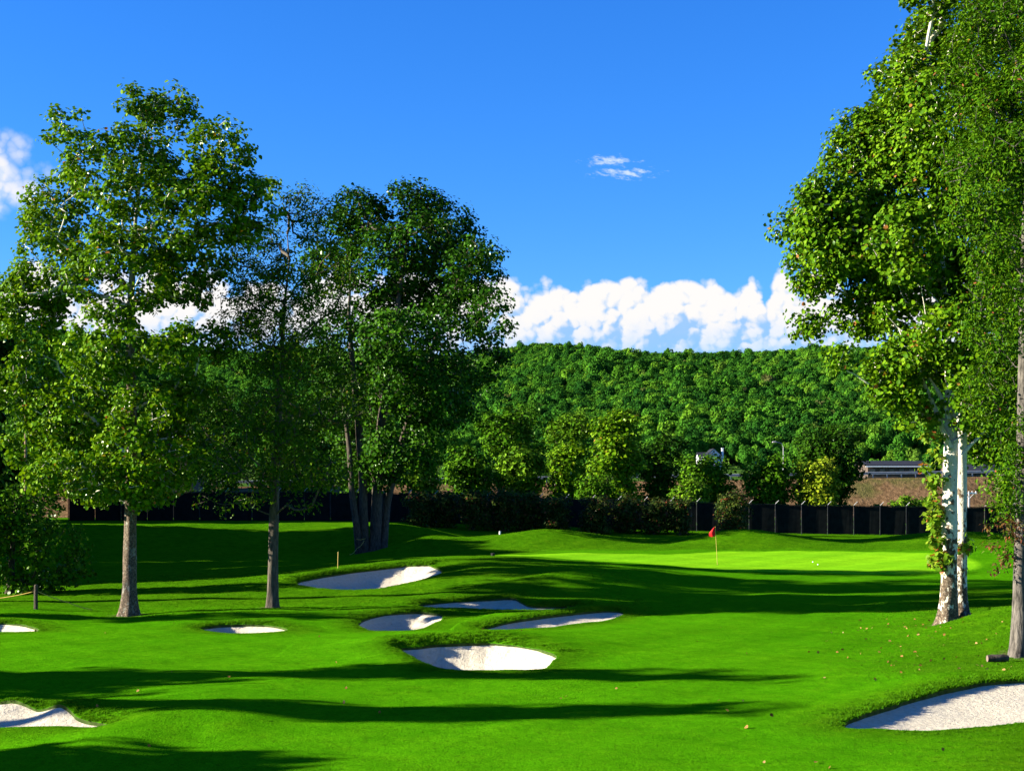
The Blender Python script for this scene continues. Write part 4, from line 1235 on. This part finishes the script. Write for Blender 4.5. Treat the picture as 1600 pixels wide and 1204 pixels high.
# hedge shrubs in front of the fence
HG = [(655,772,26),(695,768,28),(740,766,30),(785,767,30),(828,770,28),(868,776,26),(930,779,30),(975,778,30),(1022,779,30),(1062,783,22),(1142,771,33)]
HLAB = ['hedge shrub at the fence nearest the maple', 'second hedge shrub from the maple along the fence', 'third hedge shrub from the maple along the fence', 'fourth hedge shrub from the maple along the fence',
 'fifth hedge shrub from the maple along the fence', 'low hedge shrub beside the gap in the hedge', 'hedge shrub right of the gap below the pointed tree', 'hedge shrub in the middle of the run towards the flag',
 'second to last hedge shrub before the flag', 'last small hedge shrub of the run before the flag', 'lone rusty-tipped shrub against the fence behind the flag']
for i, (u, vt, ru) in enumerate(HG):
    blob_tree('hedge_shrub', HLAB[i], 'shrub', u, vt, ru*1.15, 830, 124.0+.8*math.sin(i*2), M['hedge'], 500+i, 190, 20, .20, .5, group='hedge shrubs in front of the fence', form='flat', low=.1)

# ------------------------------------------------------------------ trees standing off the left of the picture, whose shadows cross the course
def shade_tree(label, x, Y, z0, z1, w, seed, mat='mid3', n_cl=150, per=16, leaf=.42, name='shade_tree', taper=0.0):
    g = np.random.default_rng(seed); zb_ = gz(x, Y); lob = []
    k = max(4, int((z1-z0)/(w*.9))+2)
    for i in range(k):
        t = i/(k-1); ww = w*(1-taper*t)*g.uniform(.8,1.1)
        lob.append((x+g.normal()*w*.15, Y+g.normal()*w*.2, z0+(z1-z0)*(.06+.88*t), ww*.9, ww, max(ww*.7, (z1-z0)/k*.7)))
    tree(name, label, 'tree', [([(x,Y,zb_-.1),(x+.1,Y,zb_+z0*.6),(x,Y+.1,zb_+(z0+z1)*.5),(x,Y,zb_+z1*.92)], [.035*z1*.7, .03*z1*.6, .014*z1, .02])], lob, n_cl, per, .8, leaf, M[mat], M['bark_dark'], g,
         bf=.2, r0=.013, crown_from=.25, limb_min=30, quads=True, group='trees off the left edge', shell=.35)
shade_tree('narrow tree off the left edge whose long shadow crosses below the central bunker', -32, 29.9, 4.7, 12.6, 1.7, 901, n_cl=150, taper=.55)
shade_tree('narrow tree off the left edge casting the shorter shadow across the foreground', -30, 24.9, 8.4, 11.9, 1.05, 902, n_cl=70, taper=.6)
shade_tree('small tree off the left edge shading the turf above the corner bunker', -37, 27.3, 6.5, 9.6, .5, 903, n_cl=50, taper=.5)
shade_tree('bushy tree off the left edge shading the lower corner of the course', -25, 20.4, 2.8, 7.0, 1.6, 904, n_cl=130, taper=.2)
shade_tree('tree off the left edge whose shadow darkens the foot of the left sycamore', -45, 45.0, 6.9, 13.0, 1.5, 905, n_cl=130, taper=.3)
shade_tree('spreading tree off the left edge beside the shaded hollow', -50, 64, 0.6, 11.6, 3.6, 906, n_cl=460, leaf=.9)
shade_tree('dense tree off the left edge beside the shaded hollow', -47, 70, .6, 13.0, 4.0, 907, n_cl=520, leaf=.9)
shade_tree('taller dense tree off the left edge beside the hollow', -46, 77, .6, 14.2, 4.2, 908, n_cl=560, leaf=.9)
shade_tree('wide tree off the left edge near the far end of the hollow', -45, 84.5, .6, 13.8, 4.2, 909, n_cl=560, leaf=.9)
shade_tree('tree off the left edge where the hollow meets the ridge line', -46, 92.3, .6, 13.6, 4.2, 910, n_cl=420, leaf=.9)
shade_tree('tall tree off the left edge before the fence', -44, 101.0, 1.0, 16.0, 3.6, 911, n_cl=460, leaf=.9)
shade_tree('tallest tree off the left edge before the fence', -46, 116.0, 1.0, 21.0, 4.5, 912, n_cl=360, leaf=.8)
shade_tree('broad tree off the left edge at the end of the fence', -48, 122, 1.0, 21.0, 4.8, 913, n_cl=360, leaf=.8)
shade_tree('tree off the left edge shading the near end of the fence', -52, 127.5, 1.0, 21.0, 4.4, 917, n_cl=420, leaf=.9)
shade_tree('broad tree off the left edge behind the fence line', -58, 134, 1.0, 20.0, 4.6, 918, n_cl=380, leaf=.9)
shade_tree('tree off the left edge filling the row beside the far hollow', -42, 88.6, .6, 12.2, 3.4, 920, n_cl=420, leaf=.9)
shade_tree('last tall tree of the row off the left edge beside the hollow', -42, 96.6, .6, 13.0, 3.2, 921, n_cl=420, leaf=.9)
shade_tree('dense low tree off the left edge closing the row beside the hollow', -40, 67.5, .4, 8.6, 3.2, 919, n_cl=420, leaf=.8)
shade_tree('high-crowned tree off the left edge shading the fairway before the green', -30, 58.0, 11.0, 17.4, 3.5, 914, n_cl=330, mat='mid1', taper=.2)
shade_tree('second high-crowned tree off the left edge shading the front of the green', -31, 65.0, 12.0, 17.2, 2.2, 915, n_cl=140, mat='mid1', taper=.3)
shade_tree('slim high-crowned tree off the left edge shading the fairway below the green', -29, 52.6, 11.0, 16.4, 2.6, 916, n_cl=220, mat='mid1', taper=.3)

# ------------------------------------------------------------------ buildings in the valley
M['white_siding'] = plain('white siding', (.72,.74,.76), .7, .2, 0, .06, 1.0)
M['slate'] = plain('dark shingles', (.012,.014,.02), .85, .2, 0, .3, 1.5)
M['glass'] = plain('window glass', (.02,.025,.03), .15, .6, 0, .2, 1.0)
M['brown_wall'] = plain('brown siding', (.07,.052,.04), .8, .2, 0, .15, 1.0)
M['trim'] = plain('white trim', (.8,.8,.78), .6, .2, 0, .05, 1.0)
def gable(m, x0, x1, y0, y1, z0, ze, za, axis='y'):
    """walls with gable ends; axis = ridge direction"""
    if axis == 'y':
        xm = (x0+x1)/2
        m.add([(x0,y0,z0),(x1,y0,z0),(x1,y0,ze),(xm,y0,za),(x0,y0,ze),(x0,y1,z0),(x1,y1,z0),(x1,y1,ze),(xm,y1,za),(x0,y1,ze)],
              [(0,1,2,3,4),(9,8,7,6,5),(0,4,9,5),(1,6,7,2)])
    else:
        ym = (y0+y1)/2
        m.add([(x0,y0,z0),(x0,y1,z0),(x0,y1,ze),(x0,ym,za),(x0,y0,ze),(x1,y0,z0),(x1,y1,z0),(x1,y1,ze),(x1,ym,za),(x1,y0,ze)],
              [(4,3,2,1,0),(5,6,7,8,9),(0,5,9,4),(1,2,7,6)])
def roof(m, x0, x1, y0, y1, ze, za, axis='y', o=.35, t=.16):
    if axis == 'y':
        xm = (x0+x1)/2; s = (za-ze)/(xm-x0)
        for sx, xe in ((-1, x0-o), (1, x1+o)):
            zl = ze - s*o
            m.add([(xe,y0-o,zl+.02),(xm,y0-o,za+.02),(xm,y1+o,za+.02),(xe,y1+o,zl+.02),(xe,y0-o,zl+t),(xm,y0-o,za+t),(xm,y1+o,za+t),(xe,y1+o,zl+t)],
                  [(0,1,2,3),(7,6,5,4),(0,4,5,1),(2,6,7,3),(3,7,4,0)])
    else:
        ym = (y0+y1)/2; s = (za-ze)/(ym-y0)
        for ye in (y0-o, y1+o):
            zl = ze - s*o
            m.add([(x0-o,ye,zl+.02),(x0-o,ym,za+.02),(x1+o,ym,za+.02),(x1+o,ye,zl+.02),(x0-o,ye,zl+t),(x0-o,ym,za+t),(x1+o,ym,za+t),(x1+o,ye,zl+t)],
                  [(0,1,2,3),(7,6,5,4),(0,4,5,1),(2,6,7,3),(3,7,4,0)])
def window(parent, x0, x1, z0, z1, y):
    w = MB().box((x0-.08,y-.06,z0-.08),(x1+.08,y-.01,z1+.08)).build('window', M['slate'], parent)
    MB().box((x0,y-.09,z0),(x1,y-.065,z1)).build('pane', M['glass'], w)

hY = 430.0; hX = 313/FPX*hY; hZ = float(hill_z(np.array(hX), np.array(hY)))
hs = empty('house', (hX, hY, hZ)); tag(hs, 'white gabled house with tall chimney among the trees below the ridge', 'house')
k = hY/FPX
def hu(u): return (u-1113)*k
def hv(v): return CAM_H-(v-HOR)*k-hZ
m = MB(); gable(m, hu(1104), hu(1127), 0, 9, -1, hv(711), hv(701)); m.build('wall', M['white_siding'], hs)
m = MB(); roof(m, hu(1104), hu(1127), 0, 9, hv(711), hv(701)); rf = m.build('roof', M['slate'], hs)
m = MB(); gable(m, hu(1103), hu(1119), -2.4, -.05, -1, hv(716), hv(708)); m.build('front_gable', M['white_siding'], hs)
m = MB(); roof(m, hu(1103), hu(1119), -2.4, -.4, hv(716), hv(708), o=.3); m.build('front_roof', M['slate'], hs)
m = MB(); gable(m, hu(1093), hu(1103.6), 1.5, 7.5, -1, hv(713), hv(706.5), 'x'); m.build('side_wing', M['white_siding'], hs)
m = MB(); roof(m, hu(1093), hu(1103.4), 1.5, 7.5, hv(713), hv(706.5), 'x', .3); m.build('side_roof', M['slate'], hs)
m = MB(); m.box((hu(1128.6),.8,-1),(hu(1131.2),2.0,hv(700))); m.box((hu(1128.2),.6,hv(700)),(hu(1131.6),2.2,hv(699.3))); m.build('chimney', M['white_siding'], hs)
m = MB(); m.box((hu(1127.05),0.3,-1),(hu(1131.0),6,hv(712))); m.build('lean_to', M['white_siding'], hs)
window(hs, hu(1111), hu(1113), hv(713.5), hv(711.5), -2.4); window(hs, hu(1124), hu(1126), hv(714), hv(711), 0.0); window(hs, hu(1114.5), hu(1116.3), hv(706.5), hv(704.5), 0.0)

def low_building(name, label, u0, u1, vt, Y, dep, hgt_, wall, nwin, rise=.9):
    x0, x1 = (u0-800)/FPX*Y, (u1-800)/FPX*Y; zt = CAM_H-(vt-HOR)/FPX*Y; z0 = float(hill_z(np.array((x0+x1)/2), np.array(Y))) if Y > 205 else .7
    r = empty(name, (x0, Y, z0)); tag(r, label, 'building'); W_ = x1-x0; ze = zt-z0-rise
    m = MB(); gable(m, 0, W_, 0, dep, -1, ze, ze+rise, 'x'); m.build('wall', wall, r)
    m = MB(); roof(m, 0, W_, 0, dep, ze, ze+rise, 'x', .7); rf = m.build('roof', M['slate'], r)
    MB().box((-.72,-1.0,ze-.38),(W_+.72,-.88,ze-.16)).build('fascia', M['trim'], r)
    for i in range(nwin):
        x = W_*(i+.5)/nwin; window(r, x-.55, x+.55, ze-1.9, ze-.8, 0)
    return r
low_building('motel', 'low brown building with long dark roof above the road by the dark tree', 1356, 1446, 720, 300, 9, 4, M['brown_wall'], 6)
low_building('motel', 'dark roofed low building behind the white twin trunks', 1492, 1580, 724, 290, 12, 4, M['brown_wall'], 6, 1.4)
low_building('clubhouse', 'shaded building with pale roof edge behind the left sycamore trunk', 205, 300, 670, 176, 10, 5, M['brown_wall'], 5, .7)

# ------------------------------------------------------------------ poles
M['wood'] = plain('weathered pole wood', (.20,.14,.09), .9, .1, 0, .3, 2.0)
def utility(label, u, vtop, vb, Y, arm_w, transformer=False, wood=True):
    x = (u-800)/FPX*Y; zt = CAM_H-(vtop-HOR)/FPX*Y; zb_ = (gz(x, Y) if Y < 150 else .5) if vb is None else CAM_H-(vb-HOR)/FPX*Y
    r = empty('utility_pole', (x, Y, zb_)); tag(r, label, 'pole'); h = zt-zb_
    MB().tube([(0,0,-.3),(0,0,h*.5),(0,0,h)], [.15,.13,.10], 10).build('pole', M['wood'] if wood else M['armm'], r)
    if arm_w:
        a = MB().box((-arm_w/2,-.06,h-.32),(arm_w/2,.06,h-.18)); a.tube([(-arm_w*.3,-.07,h-.3),(0,-.12,h-.9)], .025, 5); a.tube([(arm_w*.3,-.07,h-.3),(0,-.12,h-.9)], .025, 5)
        a.build('crossarm', M['wood'] if wood else M['trim'], r)
        for i in (-.44,-.2,.2,.44): MB().tube([(arm_w*i,0,h-.18),(arm_w*i,0,h-.10),(arm_w*i,0,h)], [.05,.07,.03], 8).build('insulator', M['trim'], r)
    if transformer:
        MB().tube([(.38,-.1,h*.80),(.38,-.1,h*.80+.1),(.38,-.1,h*.80+.8),(.38,-.1,h*.80+.9)], [.12,.26,.26,.12], 12).build('transformer', M['armm'], r)
    return r
utility('brown utility pole with transformer showing through the left sycamore leaves', 40, 545, None, 145, 2.4, True)
utility('pale pole with a white crossarm in front of the brown bank', 1514, 767, 792, 172, 1.9, False, False)
x = 67.5/FPX*186; mk = empty('marker_post', (x, 186, bank_top(x)-.3)); tag(mk, 'white marker post standing at the guard rail between the trees', 'post')
MB().tube([(0,0,0),(0,0,1.0),(0,0,2.15)], [.09,.085,.08], 8).build('shaft', M['trim'], mk); MB().box((-.1,-.11,1.9),(.1,-.085,2.1)).build('reflector', M['armm'], mk)
x = 428/FPX*205; zb_ = float(hill_z(np.array(x), np.array(205.0))); lampp = empty('street_lamp', (x, 207, zb_)); tag(lampp, 'grey street lamp with a curved arm above the dark round tree', 'street lamp')
hz_ = CAM_H-(690-HOR)/FPX*207-zb_
MB().tube([(0,0,-.3),(0,0,hz_*.6),(0,0,hz_-.8)], [.10,.08,.06], 8).build('pole', M['armm'], lampp)
MB().tube([(0,0,hz_-.82),(-.25,0,hz_-.25),(-1.0,0,hz_)], .05, 6).build('arm', M['armm'], lampp)
m = MB(); m.tube([(-.95,0,hz_),(-1.15,0,hz_-.02),(-1.55,0,hz_-.04),(-1.65,0,hz_-.06)], [.05,.13,.12,.03], 8); m.build('lamp_head', M['armm'], lampp)

# ------------------------------------------------------------------ the flag and small things on the course
fb = pz(1121, 882, .32); fb[2] = gz(fb[0], fb[1])
fl = empty('golf_flag', fb); tag(fl, 'red pennant on a yellow pole standing on the green', 'flag')
hp = 60/FPX*fb[1]; lean = (1117.5-1121)/FPX*fb[1]
M['yellow'] = plain('yellow fibreglass', (.42,.30,.06), .5, .3, 0, .08, 4); M['red'] = plain('red cloth', (.55,.010,.012), .7, .2, 0, .15, 5); M['cup'] = plain('cup rim', (.02,.02,.02), .8, .1, 0, .1, 4)
MB().tube([(0,0,-.1),(lean*.5,0,hp*.5),(lean,0,hp)], .012, 8).build('pole', M['yellow'], fl)
co = []; nn = 9
for j in range(nn):
    t = j/(nn-1); wdt = .30*(1-.75*t) if t > .25 else .30*t/.25*.8+.02
    for q in range(5):
        s_ = q/4; co.append((lean-.01-wdt*s_*1.05-.06*t*s_, .05*math.sin(s_*5+t*4)*s_, hp-.02-.44*(.02+.98*t**.9)*1.0+.10*s_*(.2-t)))
co = []; 
for j in range(nn):
    t = j/(nn-1)
    for q in range(5):
        s_ = q/4; wd = .31*min(1, .15+t*1.3)
        co.append((lean-.012-wd*s_, .05*math.sin(s_*6+t*3)*s_, hp-.03-.50*t+.02*math.sin(9*s_)*t))
f = [(j*5+q, j*5+q+1, (j+1)*5+q+1, (j+1)*5+q) for j in range(nn-1) for q in range(4)]
m = MB(); m.add(co, f); m.add([(a, b+.006, c) for a, b, c in co], [tuple(reversed(q)) for q in f]); m.build('pennant', M['red'], fl, True)
MB().tube([(0,0,.004),(0,0,.008)], .07, 16).build('cup', M['cup'], fl)
M['ball'] = plain('golf ball white', (.8,.8,.8), .35, .5, 0, .03, 30)
import bmesh
def ico(sub=2):
    bm = bmesh.new(); bmesh.ops.create_icosphere(bm, subdivisions=sub, radius=1.0)
    v = np.array([p.co[:] for p in bm.verts]); f = np.array([[q.index for q in p.verts] for p in bm.faces]); bm.free()
    return v, f
IV, IF = ico(2)
rb = np.random.default_rng(3)
for lab, u, v in (('golf ball on the green right of the flag', 1270, 881), ('second golf ball on the green, nearer the white trunks', 1278, 884)):
    p = pz(u, v, .21); p[2] = gz(p[0], p[1]); r_ = .035
    dim = IV * (1 - .03*(np.sin(IV[:,0:1]*19)*np.sin(IV[:,1:2]*19)*np.sin(IV[:,2:3]*19)))
    o = obj('golf_ball', mesh_np('golf_ball', dim*r_, IF, True), M['ball']); o.location = (p[0], p[1], p[2]+r_+.006); tag(o, lab, 'golf ball', 'golf balls on the green')
def short_stake(name, label, cat, u, v, Y, h, r, mat, cap=None):
    p = px(u, v, Y); z = gz(p[0], p[1]); e = empty(name, (p[0], p[1], z)); tag(e, label, cat)
    MB().tube([(0,0,-.15),(0,0,h*.5),(.01,0,h*.97),(.01,0,h)], [r,r,r,r*.6], 8).build('shaft', mat, e)
    if cap: MB().tube([(.01,0,h),(.01,0,h+.03),(.01,0,h+.05)], [r*1.25,r*1.25,r*.5], 8).build('cap', cap, e)
    return e
short_stake('tee_marker', 'small white marker on the crest behind the green', 'marker', 781, 836, 94.8, .22, .06, M['trim'], M['armm'])
short_stake('sprinkler_head', 'small dark sprinkler head at the left tip of the green', 'sprinkler', 770, 866, 74.5, .10, .10, M['cup'], M['cup'])
short_stake('rope_stake', 'thin yellow stake behind the pale bunker', 'stake', 528, 882, 66.0, .75, .018, M['yellow'], M['yellow'])
# rope post by the left sycamore with its two ropes
M['rope'] = plain('yellow rope', (.42,.30,.07), .9, .1, 0, .2, 9)
pp = px(56, 955, 50.0); pzv = gz(pp[0], pp[1]); rp = empty('rope_post', (pp[0], pp[1], pzv)); tag(rp, 'dark wooden rope post beside the dogwood', 'post')
MB().tube([(0,0,-.2),(0,0,.45),(.01,0,.84),(.01,0,.87)], [.075,.07,.07,.04], 10).build('shaft', M['bark_dark'], rp)
def rope(label, pts, sag, seed):
    pts = [np.array(p, float) for p in pts]; path = []
    for a, b in zip(pts[:-1], pts[1:]):
        for i in range(12):
            t = i/12; q = a+(b-a)*t; q[2] -= sag*4*t*(1-t); path.append(q)
    path.append(pts[-1]); path = np.array(path); o0 = path[0].copy()
    for q in path:
        q[2] = max(q[2], gz(q[0], q[1])+.03)
    o = MB().tube(list(path-o0), .016, 6).build('rope', M['rope'], None, True); o.location = o0; tag(o, label, 'rope'); return o
top = np.array([pp[0], pp[1], pzv+.62])
rope('yellow rope running left from the wooden post', [top+[-.08,0,0], [pp[0]-1.7, pp[1]+.4, gz(pp[0]-1.7, pp[1]+.4)+.30], [pp[0]-4.0, pp[1]+.5, gz(pp[0]-4, pp[1]+.5)+.06]], .03, 1)
rope('yellow rope dropping right from the wooden post to the grass', [top+[.08,0,0], [pp[0]+1.1, pp[1]+.2, gz(pp[0]+1.1, pp[1]+.2)+.28], [pp[0]+1.9, pp[1]+.3, gz(pp[0]+1.9, pp[1]+.3)+.02]], .02, 2)
mb_ = px(571, 840, 74.2); ma_ = px(560, 841, 73.9)
rope('yellow rope tied between the two slim maple trunks', [px(557.5, 842, Y3-1.4), px(563, 843, Y3-1.7), px(571, 841, Y3-1.3)], .0, 3)
rope('yellow rope hanging from the maple trunk down to the slope', [px(569, 844, Y3-1.5), px(558, 856, Y3-3.5), px(546, 866, Y3-6.0)], .10, 4)
e5 = px(1585, 945, 37.0); s5 = px(1508, 926, 50.0)
rope('yellow rope lying across the shaded turf behind the right mound', [[s5[0], s5[1], gz(s5[0], s5[1])+.35], [e5[0]+.8, 44.0, gz(e5[0]+.8, 44.0)+.5]], .05, 5)
short_stake('rope_stake', 'thin stake holding the rope behind the right mound', 'stake', 1508, 935, 50.0, .40, .015, M['yellow'])
# a short cut log by the right edge trunk
lp = pz(1559, 1032, .08); lp[2] = gz(lp[0], lp[1])
M['logend'] = plain('cut wood', (.16,.12,.09), .9, .1, 0, .3, 8)
lg = empty('cut_log', lp); tag(lg, 'short dark log lying on the grass by the edge tree', 'log')
m = MB(); m.tube([(-.26,-.02,.09),(-.13,-.01,.10),(0,0,.095),(.13,.02,.10),(.25,.04,.09)], [.085,.092,.088,.093,.082], 12, False); m.build('bark', M['bark_dark'], lg, True)
MB().tube([(-.262,-.02,.09),(-.255,-.02,.09)], .08, 12).build('cut_face', M['logend'], lg); MB().tube([(.245,.04,.09),(.252,.04,.09)], .078, 12).build('cut_face', M['logend'], lg)

# ------------------------------------------------------------------ grass tufts and fallen leaves
def tuft(seed, n=16, h=1.0):
    g = np.random.default_rng(seed); co = []; f = []
    for i in range(n):
        a = g.uniform(0, 6.28); r = g.uniform(0, .55)**.8; x, y = r*math.cos(a), r*math.sin(a); hh = h*g.uniform(.55,1.1); w = .055
        dx, dy = g.normal()*.35, g.normal()*.35; b = g.uniform(0, 6.28); cx, sy = math.cos(b)*w, math.sin(b)*w
        k = len(co); co += [(x-cx,y-sy,-.15),(x+cx,y+sy,-.15),(x+dx*.4+cx*.7,y+dy*.4+sy*.7,hh*.6),(x+dx*.4-cx*.7,y+dy*.4-sy*.7,hh*.6),(x+dx,y+dy,hh)]
        f += [(k,k+1,k+2),(k,k+2,k+3),(k+3,k+2,k+4)]
    return mesh_np('tuft_form', np.array(co), np.array(f))
gt = np.random.default_rng(77)
cand = []
for k_, poly in POLY.items():                     # shaggy collars round the bunkers
    per_ = np.hypot(*(np.roll(poly, -1, 0)-poly).T); L_ = per_.sum(); n_ = int(L_*230)
    ii_ = gt.choice(len(poly), n_, p=per_/L_); tt = gt.uniform(size=n_)[:,None]
    q = poly[ii_]*(1-tt) + np.roll(poly, -1, 0)[ii_]*tt + gt.normal(size=(n_,2))*np.array([.55,.55])*gt.uniform(0,1,(n_,1))
    cand.append(q)
n_ = 26000; yy = 17+ (gt.uniform(size=n_)**1.3)*48; cand.append(np.c_[gt.uniform(-.40,.40,n_)*yy, yy])          # thin cover everywhere
n_ = 16000; yy = gt.uniform(30, 52, n_); cand.append(np.c_[yy*np.minimum(.40, .40-.18*gt.uniform(size=n_)**1.6), yy])                       # right mound
n_ = 14000; yy = gt.uniform(48, 70, n_); cand.append(np.c_[gt.uniform(-.30,.12,n_)*yy, yy])                      # slopes on the left and the front mound
n_ = 12000; yy = gt.uniform(86, 97, n_); cand.append(np.c_[gt.uniform(-.07,.36,n_)*yy, yy])                      # mounds behind the green
cand = np.concatenate(cand); cs, cw, cdv = all_sdf(cand)
gm_ = (cand[:,1] > 60) & (np.abs(cand[:,0]) < 36); sg_ = np.full(len(cand), 9.0); sg_[gm_] = in_poly(green_poly, cand[gm_])
ok = (cs > .015) & (sg_ > .25)
cand = cand[ok]; cs = cs[ok]; cz = ground_z(cand, all_sdf(cand))
near_b = np.clip(1.2 - cs/.8, 0, 1)
moundy = ((cand[:,0] > cand[:,1]*gt.uniform(.24,.34,len(cand))) & (cand[:,1] < 55)) | (cand[:,1] > 84) | ((cand[:,1] > 47) & (cand[:,0] < 5))
rear = np.clip(.2 + .9*cdv[ok][:,1] - .3*cdv[ok][:,0], 0, 1)
hh = .012 + .040*near_b*rear + .016*moundy; hh = hh*gt.uniform(.6,1.4,len(hh)); ww = np.clip(hh*1.5, .05, .16)*(1+cand[:,1]/140)
tf = form_objects([tuft(700+i) for i in range(6)], M['blade'])
scatter('grass', 'mown grass with a shaggy collar round the bunkers', np.c_[cand, cz-.004], np.c_[ww, ww, hh], np.c_[np.zeros(len(hh)), np.zeros(len(hh)), gt.uniform(0,6.28,len(hh))], tf, M['blade'])

M['dead'] = leaf_mat('fallen leaves', (.10,.045,.015), (.20,.10,.03), (.34,.20,.08), None, 1, .1, .03)
n_ = 120; yy = gt.uniform(30, 46, n_); xs_ = yy*np.clip(gt.normal(.30,.045,n_), .12, .40)
n2_ = 36; y2 = gt.uniform(21, 45, n2_); x2 = y2*gt.uniform(-.36,.36,n2_)
lc_ = np.c_[np.r_[xs_, x2], np.r_[yy, y2]]; ls_ = all_sdf(lc_); lc_ = lc_[ls_[0] > .2]; lz_ = ground_z(lc_)+.03
co, f = leaves_mesh(np.c_[lc_, lz_], 1, .01, .07, gt, 'palm')
fo = obj('fallen_leaves', mesh_np('fallen_leaves', co, f), M['dead']); tag(fo, 'scattered brown leaves fallen on the turf', kind='stuff')
